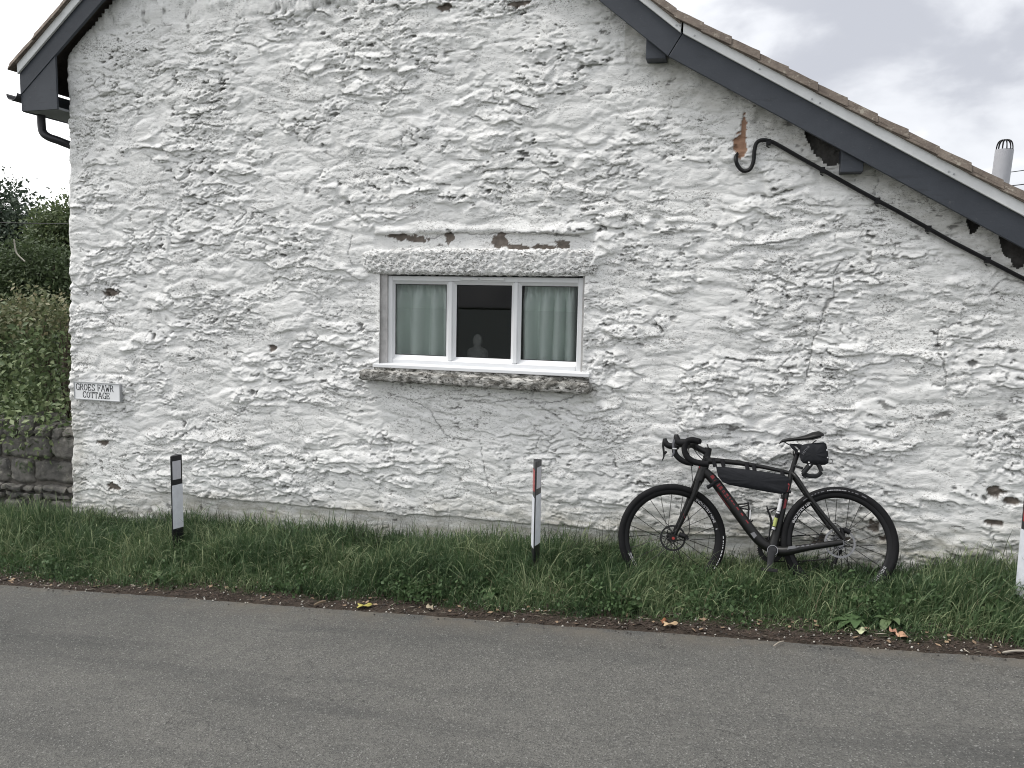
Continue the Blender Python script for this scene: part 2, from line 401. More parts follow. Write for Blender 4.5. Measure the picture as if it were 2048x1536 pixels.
# ------------------------------------------------------------------ ground, road
xs = np.concatenate([np.linspace(-260, -16, 24), np.linspace(-15, -7.2, 40), np.arange(-7.1, 3.4, .045), np.linspace(3.6, 14, 40), np.linspace(16, 260, 24)])
ys = np.concatenate([np.linspace(-260, -9, 22), np.linspace(-8, -1.9, 16), np.arange(-1.8, .35, .045), np.linspace(.5, 12, 30), np.linspace(14, 260, 24)])
X, Y = np.meshgrid(xs, ys)
Z = ground_z(X, Y)
near = smooth((Y+1.25)/.2)*(1-smooth((Y-.2)/2))
Z = Z + near*(.018*fbm(X*2.5, Y*2.5, 3, 5) + .01*fbm(X*12, Y*12, 3, 9))
Z = Z - .03*(1-smooth((Y+1.27)/.06))*(Y > -7.0) 
Z = Z + .03*smooth((-6.9-Y)/.3)
def grid_faces(nx, ny):
    i = np.arange(nx-1)[None, :]+np.arange(ny-1)[:, None]*nx
    return np.stack([i, i+1, i+1+nx, i+nx], -1).reshape(-1, 4)
def edge_y(x): return -1.20 + .018*fbm(x*1.3, x*0+3, 3, 2) + .012*fbm(x*9, x*0+1, 3, 4)
turf = smooth((Y-edge_y(X)-.06-.08*fbm(X*3, Y*3, 3, 8))/.10)
turf = np.where(Y < -6.8, 1, turf)
gr = mesh_np('ground', np.stack([X, Y, Z], -1).reshape(-1, 3), grid_faces(len(xs), len(ys)), M_earth, None, True, {'turf': turf}, True)
tag(gr, kind='structure')
rx = np.concatenate([np.linspace(-120, -8, 40), np.arange(-7.9, 3.4, .02), np.linspace(3.5, 120, 50)])
ry = np.concatenate([[0, .008, .02, .05, .1, .2, .35], np.linspace(.6, 5.55, 24)])
RX, RO = np.meshgrid(rx, ry)
RY = edge_y(RX)*1.0 - RO
jag = .012*perlin(RX*35, RX*0+.5, 6)*(RO < .05)
RY = RY + jag
RZ = ground_z(RX, RY*0-1.2) - .010*(1-smooth(RO/.06)) + .006*fbm(RX*1.5, RY*1.5, 3, 14)*smooth(RO/.5)
road = mesh_np('road', np.stack([RX, RY, RZ], -1).reshape(-1, 3), grid_faces(len(rx), len(ry))[:, ::-1], M_road, None, True, {'edge': 1-smooth(RO/.3)}, True)
tag(road, kind='structure')

# ------------------------------------------------------------------ the cottage
cot = empty('cottage', (-2.5, 0, -.25), 'whitewashed rubble stone cottage gable with grey bargeboard and brown tiled roof', 'cottage')
YB = -.13                                                  # face of the bargeboard
KX, KZ = -.600, 3.222; S1, S2 = .83, .581                   # kink of the verge, slopes above and below it
APX = -3.2; XR = 3.2
def roof_bot(x):
    x = np.asarray(x, float)
    zr = np.where(x > KX, KZ-S2*(x-KX), KZ+S1*(KX-x)); za = KZ+S1*(KX-APX)
    return np.where(x < APX, za-S1*1.02*(APX-x)*.93, zr)
ZAP = float(roof_bot(APX))
# window opening (found on the wall plane)
WX0, WX1, WZ0, WZ1 = -2.683, -1.125, 1.145, 1.826
# --- wall relief
g0 = .0075
wx = np.concatenate([-5.67-np.array([2.6,1.4,.8,.5,.34,.26,.2,.16,.13,.11,.09,.07,.055,.04,.028,.016])[::1]*1.0, np.arange(-5.67, 2.15, g0), np.linspace(2.17, XR-.02, 30)])
wz = np.concatenate([np.arange(-.62, 3.78, g0), np.arange(3.80, 5.5, .03)])
X, Z = np.meshgrid(wx, wz)
def wall_relief(X, Z):
    a = X + .10*fbm(X*2.1, Z*3.1, 3, 11); b = Z + .055*fbm(X*2.3+9, Z*3.7, 3, 21) + .03*np.sin(X*.9+1)
    calm = smooth((fbm(X*1.3+4, Z*2.1, 4, 31, .6)+.05)/.18)                # smooth trowelled areas
    calm = np.maximum(calm, smooth(1-np.abs((X+1.0)/1.3))*smooth(1-np.abs((Z-.45)/.5))*.35)
    calm = np.maximum(calm, smooth((Z-(roof_bot(X)-.45))/.35)*.8)
    rough = 1-.80*calm
    h = .022*fbm(X*1.1, Z*1.6, 3, 41)
    for (sx, sz, am, sd_) in ((.33, .135, .020, 51), (.17, .075, .010, 61)):
        f1, f2, idn, dx, dz = worley(a/sx, b/sz, sd_)
        e_ = f2-f1
        idn2 = (idn*7.31) % 1; idn3 = (idn*13.7) % 1
        h = h + am*.60*(smooth(e_/.36)*(.15+.9*idn)+ dz*(idn2-.35)*1.1*smooth(e_/.3) + dx*(idn3-.5)*.7*smooth(e_/.3))*(1-.35*calm)
    for (f, am, sd_) in ((4.3, .0115, 71), (9.0, .0088, 81), (18, .0052, 91), (35, .0028, 97)):
        ph = b*f + 1.45*fbm(a*f*.19, b*f*.36, 4, sd_, .6) + .35*X*(f*.03)
        idl = np.floor(ph); s_ = ph-idl
        msk = smooth((perlin(a*f*.17+idl*3.7, idl*1.9+.5, sd_+3)-.03)/.20)
        msk0 = smooth((perlin(a*f*.17+(idl+1)*3.7, (idl+1)*1.9+.5, sd_+3)-.03)/.20)
        prof = np.power(1-s_, 1.9)*smooth(s_/.05)
        h = h + am*prof*msk*rough
        deep = smooth((perlin(a*f*.33, b*f*.25, sd_+9)-.02)/.2)
        h = h - (.008+.6*am)*smooth(1-np.abs(s_-.95)/.07)*msk0*rough*deep
    # gnarled lumps between the stones
    l = fbm(a*9, b*15, 4, 101, .6); h = h + .0055*l*rough
    lich = smooth((fbm(X*2.4+7, Z*3.0, 3, 611)-.02)/.2)
    h = h + (.0022+.0045*lich)*fbm(a*28, b*48, 3, 111, .7)*(.3+.7*rough) + .0018*lich*perlin(a*70, b*100, 119)*rough
    rid = 1-np.abs(fbm(a*6.3, b*11, 3, 121))*3.2
    h = h + .005*np.clip(rid, 0, 1)**3*rough
    # open cracks and pits
    t = np.abs(fbm(a*3.4, b*9.5, 3, 131)); pm = smooth((perlin(a*1.7, b*3.1, 141)+.02)/.3)
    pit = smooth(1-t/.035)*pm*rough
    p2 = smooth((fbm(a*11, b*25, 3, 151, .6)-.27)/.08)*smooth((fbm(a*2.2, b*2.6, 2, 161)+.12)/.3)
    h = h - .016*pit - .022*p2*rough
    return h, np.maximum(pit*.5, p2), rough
h, pits, rough = wall_relief(X, Z)
def blob(px, py, rx_, ry_, s=0, amp=.7, f=14):
    p = on_y(px, py); e_ = np.abs(on_y(px+rx_, py)[0]-p[0]), np.abs(on_y(px, py-ry_)[2]-p[2])
    d = np.sqrt(((X-p[0])/e_[0])**2+((Z-p[2])/e_[1])**2) + amp*fbm(X*f, Z*f*1.3, 4, 300+s)
    return smooth((1-d)/.12)
peel = np.zeros_like(X)
for i, q in enumerate([(802,474,30,7),(835,480,22,8),(898,478,10,12),(1000,483,18,16),(1030,495,24,8),(1090,496,30,7),(1125,490,16,9),
                       (1990,983,20,14),(2018,1000,20,8),(1985,1042,22,6),(1748,1050,12,16),(1770,1075,18,6),(1690,1076,14,5),(228,972,14,7),(215,585,16,9),
                       (1040,8,22,7),(890,14,16,9),(1640,1085,14,18),(545,695,7,7),(205,885,12,5)]):
    peel = np.maximum(peel, blob(*q, s=i, f=22, amp=1.0))
clay = np.maximum(blob(1480, 291, 14, 25, 40, .8, 22), blob(1487, 258, 6, 28, 41, .7, 22))
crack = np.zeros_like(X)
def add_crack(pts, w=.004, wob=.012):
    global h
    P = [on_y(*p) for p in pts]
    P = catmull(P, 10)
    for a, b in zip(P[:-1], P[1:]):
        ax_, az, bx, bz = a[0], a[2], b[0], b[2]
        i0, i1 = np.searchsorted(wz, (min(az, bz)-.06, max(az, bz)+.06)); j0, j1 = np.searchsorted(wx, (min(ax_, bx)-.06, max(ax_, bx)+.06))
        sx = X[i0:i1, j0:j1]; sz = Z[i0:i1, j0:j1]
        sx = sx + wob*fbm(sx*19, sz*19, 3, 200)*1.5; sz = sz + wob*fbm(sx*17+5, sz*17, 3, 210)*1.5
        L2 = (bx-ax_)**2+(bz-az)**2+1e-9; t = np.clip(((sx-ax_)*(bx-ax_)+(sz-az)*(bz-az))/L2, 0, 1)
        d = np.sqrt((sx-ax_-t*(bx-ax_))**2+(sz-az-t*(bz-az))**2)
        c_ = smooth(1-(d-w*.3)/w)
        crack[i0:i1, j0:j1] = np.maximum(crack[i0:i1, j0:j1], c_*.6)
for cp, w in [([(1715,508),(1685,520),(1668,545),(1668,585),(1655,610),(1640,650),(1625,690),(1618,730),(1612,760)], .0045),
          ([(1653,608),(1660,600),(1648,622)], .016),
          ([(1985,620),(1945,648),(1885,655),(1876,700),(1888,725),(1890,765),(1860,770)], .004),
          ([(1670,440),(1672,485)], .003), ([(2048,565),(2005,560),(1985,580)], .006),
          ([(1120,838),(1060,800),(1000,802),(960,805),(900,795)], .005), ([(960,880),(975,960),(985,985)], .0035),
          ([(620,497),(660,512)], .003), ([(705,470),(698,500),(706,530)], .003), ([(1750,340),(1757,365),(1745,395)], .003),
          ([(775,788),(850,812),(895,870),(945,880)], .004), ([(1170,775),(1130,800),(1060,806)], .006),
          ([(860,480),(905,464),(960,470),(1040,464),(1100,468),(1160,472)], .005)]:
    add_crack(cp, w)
h = h - .010*np.clip(crack, 0, 1) - .012*peel - .012*clay
# thick coat edge above the plinth band low on the wall, and the step over the lintel
zp = np.interp(X, [on_y(600, 1010)[0], on_y(850, 1028)[0], on_y(1250, 1060)[0], on_y(1700, 1080)[0]],
               [on_y(600, 1010)[2], on_y(850, 1028)[2], on_y(1250, 1060)[2], on_y(1700, 1080)[2]]) + .02*fbm(X*5, Z*0, 3, 7)
band = smooth((zp-Z)/.02)*smooth((X+5.0)/.6)*smooth((1.0-X)/.4)
h = h*(1-.7*band) + band*(-.012)
zl = on_y(960, 466)[2] + .012*fbm(X*7, Z*0, 3, 17)
inl = smooth((X+2.75)/.05)*smooth((-1.05-X)/.05)
below = inl*smooth((zl-Z)/.008)*smooth((Z-1.9)/.1)
h = h*(1-.75*below) - below*.006 + inl*.012*smooth(1-np.abs(Z-zl-.03)/.04)*(Z > zl)
h = h + .012*smooth(1-np.abs(Z-(roof_bot(X)-.02))/.3)*fbm(X*8, Z*8, 3, 77)
# calmer beside the opening so that the reveals meet it
nearw = smooth(1-np.maximum(np.maximum(WX0-X, X-WX1), np.maximum(WZ0-Z, Z-WZ1))/.05)
h = h*(1-.6*nearw) + .012*nearw
damp_and_grey = smooth((.50+.18*fbm(X*1.4, Z*2, 3, 61)-(Z-ground_z(X, 0)))/.36)
damp_and_grey = np.maximum(damp_and_grey, .8*smooth(1-np.abs(X+5.62)/.2)*smooth((1.3-Z)/1.2))
# greyer colour under the verge, and a damp patch at the right sill end
damp_and_grey = np.maximum(damp_and_grey, .55*smooth((Z-(roof_bot(X)-.30)-.12*fbm(X*2.5, Z*1, 3, 91))/.2)*(X > -.9))
damp_and_grey = np.maximum(damp_and_grey, .9*smooth(1-np.hypot((X+1.08)/.10, (Z-1.02)/.12)))
# wrap the left edge round the corner
CXL = -5.67; R_ = .05; s_ = X-CXL
bat = (.035*(Z+.3))*np.exp(-np.clip(s_, 0, 9)/.8)                 # the corner leans in towards the top
bat = np.where(s_ < 0, .035*(Z+.3), bat)
ang = np.clip((R_-s_)/(2*R_)*(pi/2), 0, pi/2)
bx = np.where(s_ > R_, X, np.where(s_ < -R_, CXL+R_*.0, CXL+R_-R_*np.sin(ang)*1.0))
by = np.where(s_ > R_, 0, np.where(s_ < -R_, -(s_+R_)+R_*.6, R_*.6*(1-np.cos(ang))))
nx_ = -np.sin(ang); ny_ = -np.cos(ang)
h2 = h + .018*fbm(X*0+3, Z*4.5, 4, 171)*smooth(1-np.abs(s_)/.25)
VX = bx + bat + nx_*h2; VY = by + ny_*h2
VZ = Z - .55*np.clip(h, -.01, .05)*(Z > -.3)
keep_v = (Z < roof_bot(X)+.13)
# ragged top of the limewash where it stops short of the verge boards
zt = roof_bot(X)+.13
for (xa, xb, dp) in ((.20, .58, .21), (1.15, 1.34, .19), (1.34, 1.62, .23), (-.60, -.48, .10)):
    zt = zt - dp*smooth((X-xa)/.12)*smooth((xb-X)/.12)*(1+.5*fbm(X*14, X*0, 3, 181))
keep_v &= (Z < zt + .012*perlin(X*60, Z*60, 5))
inside = (X > WX0) & (X < WX1) & (Z > WZ0) & (Z < WZ1)
keep_v &= ~inside
Fq = grid_faces(len(wx), len(wz)); kv = keep_v.ravel(); Fq = Fq[kv[Fq].all(1)]
used = np.zeros(X.size, bool); used[Fq.ravel()] = True; remap = np.cumsum(used)-1
V = np.stack([VX, VY, VZ], -1).reshape(-1, 3)[used]
def A(a): return a.ravel()[used]
wall = mesh_np('wall', V, remap[Fq], M_wall, cot, True, {'peel': A(peel), 'clay': A(clay), 'crack': A(np.clip(crack, 0, 1)), 'damp_and_grey': A(damp_and_grey), 'pit_tone': A(.75*np.clip(pits, 0, 1)*smooth((fbm(X*7, Z*9, 3, 411)+.15)/.3))}, True)
# masonry core showing behind the ragged top, side and back walls
b_ = MB()
xsr = np.linspace(-5.50, XR-.06, 60)
core = [(x, .045, float(roof_bot(x))+.09) for x in xsr]
n = len(core); V = [(x, .045, -.62) for x in xsr]+core
# front core, skipping the window
def core_quad(x0, x1, z0a, z0b, z1a, z1b): b_.add([(x0,.045,z0a),(x1,.045,z0b),(x1,.045,z1b),(x0,.045,z1a)], [(0,1,2,3)])
segs = sorted(list(xsr)+[WX0-.02, WX1+.02, APX, KX])
for x0, x1 in zip(segs[:-1], segs[1:]):
    za, zb = float(roof_bot(x0))+.09, float(roof_bot(x1))+.09; mid_ = (x0+x1)/2
    if WX0-.02 < mid_ < WX1+.02:
        core_quad(x0, x1, -.62, -.62, WZ0-.02, WZ0-.02); core_quad(x0, x1, WZ1+.02, WZ1+.02, za, zb)
    else: core_quad(x0, x1, -.62, -.62, za, zb)
b_.build('masonry_core', mat('bare_masonry', (.10, .095, .09), .95, var=(12, .5), bump=(30, .8, .02)), cot)
b_ = MB(); b_.box((-5.5, 6.9, -1.3), (XR-.06, 7.1, 2.0)); b_.box((XR-.2, .05, -.6), (XR-.06, 6.9, float(roof_bot(XR-.06))))
b_.box((-5.52, 2.3, -1.3), (-5.38, 6.9, 3.2)); b_.build('outer_walls', M_wall, cot)
# --- displaced rough block
def rough_block(name, a, b, m, parent, amp=.012, step=.012, seed=0, f=18, attrs=True, taper=0, slope=0):
    a = np.array(a, float); b = np.array(b, float); n = np.maximum(2, np.ceil((b-a)/step).astype(int))
    V = []; Fc = []; off = 0
    for ax_ in range(3):
        for side in (0, 1):
            u, v = [i for i in range(3) if i != ax_]
            U_, V_ = np.meshgrid(np.linspace(0, 1, n[u]+1), np.linspace(0, 1, n[v]+1))
            P = np.zeros(U_.shape+(3,)); P[..., u] = U_; P[..., v] = V_; P[..., ax_] = side
            q = grid_faces(n[u]+1, n[v]+1)+off
            flip = (side == 0) ^ (ax_ == 1)
            Fc.append(q[:, ::-1] if flip else q); V.append(P.reshape(-1, 3)); off += U_.size
    V = np.concatenate(V); c_ = V-.5
    P = a+V*(b-a)
    # round the corners a little
    e_ = np.abs(c_)*2; e_ = np.power(e_, 8); rnd = (e_.sum(1)-1).clip(0, 2)*.6
    P = P - (c_*2)*rnd[:, None]*min(.02, (b-a).min()*.12)
    s1 = seed*3.7
    d = np.stack([fbm(P[:,1]*f+s1+P[:,0]*f*.3, P[:,2]*f*1.4, 3, 500+seed), fbm(P[:,0]*f+s1, P[:,2]*f*1.4+P[:,1]*f*.7, 4, 510+seed, .6), fbm(P[:,0]*f+s1, P[:,1]*f+P[:,2]*f*.3, 3, 520+seed)], -1)
    if name == 'lintel':
        P[:, 0] += .05*fbm(P[:, 2]*16, P[:, 0]*2, 3, 77)*np.abs(c_[:, 0]*2)**6; P[:, 2] += .025*fbm(P[:, 0]*6, P[:, 0]*0, 3, 78)*(c_[:, 2] > 0)*np.abs(c_[:, 2]*2)**2
    P = P + amp*d*1.6
    if slope: P[:, 2] += slope*(P[:, 0]-(a[0]+b[0])/2)
    at = {k_: np.zeros(len(P)) for k_ in ('peel', 'clay', 'crack', 'damp_and_grey', 'pit_tone')} if attrs else None
    return mesh_np(name, P, np.concatenate(Fc), m, parent, True, at, True)
lin = rough_block('lintel', (-2.80, -.036, 1.824), (-1.045, .10, 2.008), M_lintel, cot, .011, .010, 3, 30)
sil = rough_block('sill_stone', (-2.815, -.105, 1.018), (-1.055, .05, 1.098), M_sill, cot, .010, .012, 5, 22, slope=-.012)
bed = rough_block('sill_bed', (-2.72, -.045, 1.085), (-1.07, .05, 1.128), M_sill, cot, .010, .012, 6, 22, slope=-.012)
# --- verge: boards, trim, tiles
def band_piece(name, lo, hi, x0, x1, y0, y1, m, ends=None, bevel=0):
    """slab between two offsets above the verge line, from x0 to x1 (one straight run)"""
    z = lambda x, o: float(roof_bot(x))+o
    P = [(x0, y0, z(x0, lo)), (x1, y0, z(x1, lo)), (x1, y0, z(x1, hi)), (x0, y0, z(x0, hi))]
    if x1 <= APX+1e-6: pass
    return MB().prism(P, (0, y1-y0, 0)).build(name, m, cot, bevel=bevel)
KK = .05
XL = -5.90
def shift(x, o):  # mitre at the kink runs up and to the right
    return x
runs = [(XL, APX-.001), (APX+.001, KX-.002), (KX+.002, XR)]
for i, (a, b) in enumerate(runs):
    # the join at the kink leans: bottom corner at KX, top corner further right
    z = lambda x, o: float(roof_bot(x))+o
    t_lo, t_hi = 0.0, .178
    xb0, xb1 = a, b; xt0, xt1 = a, b
    if i == 1: xt1 = KX+.085
    if i == 2: xt0 = KX+.089
    zt1 = z(b, 0)+t_hi if i != 1 else KZ-.83*.085+t_hi+.035
    zt0 = z(a, 0)+t_hi if i != 2 else KZ-.83*.085+t_hi+.033
    zt1 = (z(xt1, 0)+t_hi) if i == 2 else zt1
    P = [(xb0, YB, z(xb0, 0)), (xb1, YB, z(xb1, 0)), (xt1, YB, zt1), (xt0, YB, zt0)]
    MB().prism(P, (0, .025, 0)).build('bargeboard', M_board, cot, bevel=.003)
    def top(x): return z(x, t_hi+.018) if abs(x-KX) > .1 else KZ-S1*(x-KX)+t_hi+.018
    P = [(xt0, YB-.022, zt0-.012), (xt1, YB-.022, zt1-.012), (xt1, YB-.022, zt1+.066), (xt0, YB-.022, zt0+.066)]
    if i == 1: P[1] = (xt1-.012, YB-.022, zt1-.008); P[2] = (xt1-.006, YB-.022, zt1+.070)
    MB().prism(P, (0, .02, 0)).build('verge_trim', M_trim, cot, bevel=.003)
for (px, py) in ((1353, 50), (1360, 51), (1389, 71), (1519, 138), (1624, 198), (1640, 206), (1898, 343), (1908, 348)):
    p = on_y(px, py, YB-.024); MB().ring(p, (0, -1, 0), [(.006, 0), (.005, .003), (0, .003)], 8).build('screw', M_alu, cot)
# roof slabs (battens and felt) and the soffit boards
def slab(x0, x1, lo, hi, y0, y1, name, m):
    z = lambda x, o: float(roof_bot(x))+o
    return MB().prism([(x0, y0, z(x0, lo)), (x1, y0, z(x1, lo)), (x1, y0, z(x1, hi)), (x0, y0, z(x0, hi))], (0, y1-y0, 0)).build(name, m, cot)
for a, b in runs:
    slab(a, b, .10, .20, YB+.028, 7.2, 'roof', M_dark)
# tiles along the verge: two columns, each tile lapping the one below
tile_w = .30
def tile_run(x0, x1, slope_sign, pitch):
    n = int(round(abs(x1-x0)/pitch))
    for i in range(n):
        xa = x0+(x1-x0)*i/n; xb = x0+(x1-x0)*(i+1)/n           # from upper to lower end
        for c_ in range(3):
            y0 = YB-.045+c_*tile_w+random.uniform(-.004, .004); y1 = y0+tile_w-.006
            ov = .05*(1 if xb > xa else -1)
            za = float(roof_bot(xa))+.250; zb = float(roof_bot(xb))+.250
            j = random.uniform(-.004, .004)
            dz = (zb-za)/(xb-xa)
            up_lo = za-.006; dn_lo = zb+.006+j; th = .056; edge = .004
            xe = xb+ov*.25
            V = []
            prof = [0, .02, .5, .96, 1] 
            nx2 = 5
            lo = lambda t: up_lo+(dn_lo+dz*(xe-xb)-up_lo)*t
            for s2 in range(nx2):
                t = s2/(nx2-1); x = xa+(xe-xa)*t; zz = lo(t)
                wob = .003*perlin(x*9, y0*5, 3)
                V += [(x, y0, zz-edge+.5*wob), (x, y0-.004, zz+wob*.5), (x, y0+.02, zz+th+wob), (x, (y0+y1)/2, zz+th-.012+wob), (x, y1, zz+th+wob), (x, y1, zz)]
            Fc = []
            for s2 in range(nx2-1):
                for q in range(6): Fc.append([s2*6+q, s2*6+(q+1)%6, (s2+1)*6+(q+1)%6, (s2+1)*6+q])
            Fc += [[5,4,3,2,1,0], [(nx2-1)*6+q for q in range(6)]]
            if xb < xa: Fc = [f[::-1] for f in Fc]
            mesh_np('roof_tile', V, Fc, M_tile, cot)
tile_run(KX+.03, XR+.05, 1, .176)
tile_run(APX+.03, KX+.03, 1, .20)
tile_run(APX-.03, XL-.06, -1, .26)
# mortar fillet between trim and tiles
for i, (a, b) in enumerate(runs):
    a2, b2 = (a, b) if i != 1 else (a, KX+.07)
    z = lambda x, o: float(roof_bot(x))+o if not (i == 1 and x > KX) else KZ-S1*(x-KX)+o
    if i == 2: a2 = KX+.05
    MB().prism([(a2, YB-.040, z(a2, .243)), (b2, YB-.040, z(b2, .243)), (b2, YB-.040, z(b2, .268)), (a2, YB-.040, z(a2, .268))], (0, .05, 0)).build('mortar_fillet', M_tile, cot)
# purlin ends under the verge
def purlin(x, z, w, hgt):
    o = MB().box((x-w/2, YB+.028, z-hgt/2), (x+w/2, .30, z+hgt/2)); return o.build('purlin', M_board, cot, bevel=.004)
pq = on_y(1314, 98, -.05); purlin(pq[0], pq[2], .13, .15); pq = on_y(1703, 322, -.05); purlin(pq[0], pq[2], .13, .15)
# left eave: soffit, fascia, gutter, downpipe
ZE = 3.13
b_ = MB(); b_.box((XL+.02, YB+.028, ZE), (-5.535, 7.1, ZE+.018)); b_.build('soffit', mat('soffit_grey', (.22, .23, .24), .7), cot)
b_ = MB(); b_.box((XL-.01, YB+.028, ZE-.004), (XL+.018, 7.1, ZE+.20)); b_.build('fascia', M_board, cot)
MB().prism([(XL+.002, YB+.006, ZE-.002), (-5.53, YB+.006, ZE-.002), (-5.53, YB+.006, float(roof_bot(-5.53))+.08), (XL+.002, YB+.006, float(roof_bot(XL))+.08)], (0, .018, 0)).build('eave_end_board', M_board, cot)
gp = [(XL-.07+.055*cos(t), sin(t)*.055+ZE+.14) for t in np.linspace(pi, 2*pi, 9)]
b_ = MB(); V = [(x, YB-.02, z) for x, z in gp]+[(x, 7.2, z) for x, z in gp]
b_.add(V, [[i, i+1, i+10, i+9] for i in range(8)]); g_ = b_.build('gutter', M_pipe, cot, True)
sm = g_.modifiers.new('t', 'SOLIDIFY'); sm.thickness = .004
b_ = MB(); b_.tube(catmull([(-5.87, .04, 3.20), (-5.87, .04, 3.05), (-5.855, .04, 2.985), (-5.80, .05, 2.945), (-5.72, .09, 2.915), (-5.66, .2, 2.86), (-5.66, .22, 2.70), (-5.70, .22, 1.5), (-5.74, .22, -.3)], 5), .034, 12)
b_.build('downpipe', M_pipe, cot, True)

# --- window
win = MB()
YF = .03
def wz_(px, py, y=YF): return on_y(px, py, y)
fx0, fx1 = wz_(776, 640)[0], wz_(1164.5, 640)[0]; fz1 = 1.812; fz0 = 1.150
pan = []
for (a, b, t_, bt) in ((789.7, 892, 566.6, 709.5), (912, 1022, 570, 717), (1042, 1154.5, 574, 723)):
    y_ = YF+.02
    pan.append((wz_(a, 640, y_)[0], wz_(b, 640, y_)[0], wz_((a+b)/2, t_, y_)[2], wz_((a+b)/2, bt, y_)[2]))
zt_ = float(np.mean([p[2] for p in pan])); zb_ = float(np.mean([p[3] for p in pan]))
wroot = MB(); 
wroot.box((fx0, YF, fz0), (fx0+.036, YF+.07, fz1), .004); wroot.box((fx1-.036, YF, fz0), (fx1, YF+.07, fz1), .004)
wroot.box((fx0+.0365, YF, fz1-.036), (fx1-.0365, YF+.07, fz1), .004); wroot.box((fx0+.0365, YF, fz0), (fx1-.0365, YF+.07, fz0+.04), .004)
window = wroot.build('window', M_pvc, cot)
for i in (0, 1):
    xm = (pan[i][1]+pan[i+1][0])/2
    MB().box((xm-.017, YF-.001, fz0+.041), (xm+.017, YF+.07, fz1-.037), .006).build('mullion', M_pvc, window)
for i, (a, b, _, _) in enumerate(pan):
    g = MB(); e0 = [(fx0+.036, (pan[0][1]+pan[1][0])/2-.017)[0], (pan[0][1]+pan[1][0])/2+.0175, (pan[1][1]+pan[2][0])/2+.0175][i]
    e1 = [(pan[0][1]+pan[1][0])/2-.0175, (pan[1][1]+pan[2][0])/2-.0175, fx1-.0365][i]
    ot, ob = fz1-.0365, fz0+.0405
    O = [(e0, YF+.010, ob), (e1, YF+.010, ob), (e1, YF+.010, ot), (e0, YF+.010, ot)]
    I = [(a, YF+.030, zb_), (b, YF+.030, zb_), (b, YF+.030, zt_), (a, YF+.030, zt_)]
    B_ = [(x, YF+.05, z) for x, _, z in I]
    g.add(O+I+B_, [[0,1,5,4],[1,2,6,5],[2,3,7,6],[3,0,4,7],[4,5,9,8],[5,6,10,9],[6,7,11,10],[7,4,8,11]])
    g.build('glazing_bead', M_pvc, window)
    gk = MB(); w_ = .004
    for (x0, x1, z0, z1) in ((a, b, zt_-w_, zt_), (a, b, zb_, zb_+w_), (a, a+w_, zb_+w_, zt_-w_), (b-w_, b, zb_+w_, zt_-w_)):
        gk.box((x0, YF+.031, z0), (x1, YF+.038, z1))
    gk.build('gasket', M_black, window)
    MB().add([(a, YF+.04, zb_), (b, YF+.04, zb_), (b, YF+.04, zt_), (a, YF+.04, zt_)], [(0,1,2,3)]).build('pane', M_glass, window)
    zf = zt_-(zt_-zb_)*.335
    MB().add([(a, YF+.046, zb_), (b, YF+.046, zb_), (b, YF+.046, zf), (a, YF+.046, zf)], [(0,1,2,3)]).build('privacy_film', M_film, window)
for (a, b) in ((919, 957), (960, 1009)):
    p0 = on_y(a, 561.5, YF-.01); p1 = on_y(b, 563, YF-.01)
    MB().box((p0[0], YF-.012, fz1-.026), (p1[0], YF-.001, fz1-.007), .003).build('trickle_vent', M_trim, window)
p0 = on_y(745, 728, -.05)[0]; p1 = on_y(1178, 748, -.05)[0]
MB().prism([(p0, -.050, 1.126), (p0, -.050, 1.150), (p0, YF, 1.160), (p0, YF, 1.126)], (p1-p0, 0, 0)).build('window_cill', M_pvc, window, bevel=.003)
# reveals and the dim room
b_ = MB()
M_rev = mat('reveal_render', (.50, .49, .48), .9, var=(14, .2), bump=(40, .5, .008))
MB().box((WX0-.03, .012, WZ0-.01), (fx0-.001, YF+.09, WZ1+.01)).build('reveal', M_rev, cot); MB().box((fx1+.001, .012, WZ0-.01), (WX1+.03, YF+.09, WZ1+.01)).build('reveal', M_rev, cot)
b_ = MB(); b_.add([(-3.4,.12,.5),(-.4,.12,.5),(-.4,2.2,.5),(-3.4,2.2,.5),(-3.4,.12,2.3),(-.4,.12,2.3),(-.4,2.2,2.3),(-3.4,2.2,2.3)],
       [(0,1,2,3),(7,6,5,4),(1,5,6,2),(2,6,7,3),(3,7,4,0)]); b_.box((-3.4,.12,.5),(fx0,.125,2.3)); b_.box((fx1,.12,.5),(-.4,.125,2.3)); b_.box((fx0,.12,.5),(fx1,.125,fz0+.02)); b_.box((fx0,.12,fz1-.02),(fx1,.125,2.3))
b_.box((fx0-.1, YF+.075, 1.148), (fx1+.1, .30, 1.165))
b_.build('room_lining', M_room, cot)
def curtain(x0, x1, label, ph):
    nu, nv = 140, 44; U_, V_ = np.meshgrid(np.linspace(0, 1, nu), np.linspace(0, 1, nv))
    zt2, zb2 = zt_+.012, zb_-.01
    zz = zb2+(zt2-zb2)*V_
    ph_ = U_*2*pi*3.9+ph+.8*np.sin(U_*7+ph)+.5*np.sin(V_*2+U_*5)
    fold = np.sign(np.sin(ph_))*np.abs(np.sin(ph_))**.8*(.052+.010*np.sin(U_*5+ph))
    gath = smooth((V_-.74)/.2)
    fold = fold*(1-.6*gath) + gath*.007*np.sin(U_*2*pi*13+ph*2+1.3*np.sin(U_*9))
    xx = x0+(x1-x0)*U_ + .010*np.cos(ph_)*(1-gath)
    yy = .160+fold
    o = mesh_np('curtain', np.stack([xx, yy, zz], -1).reshape(-1, 3), grid_faces(nu, nv), M_curt, None, True, None, True)
    settle(o); return tag(o, label, 'curtain', 'curtains behind the window')
curtain(pan[0][0]-.075, pan[0][1]+.005, 'pale green gathered curtain behind the left pane', .4)
curtain(pan[2][0]-.005, pan[2][1]-.015, 'pale green gathered curtain behind the right pane', 2.1)
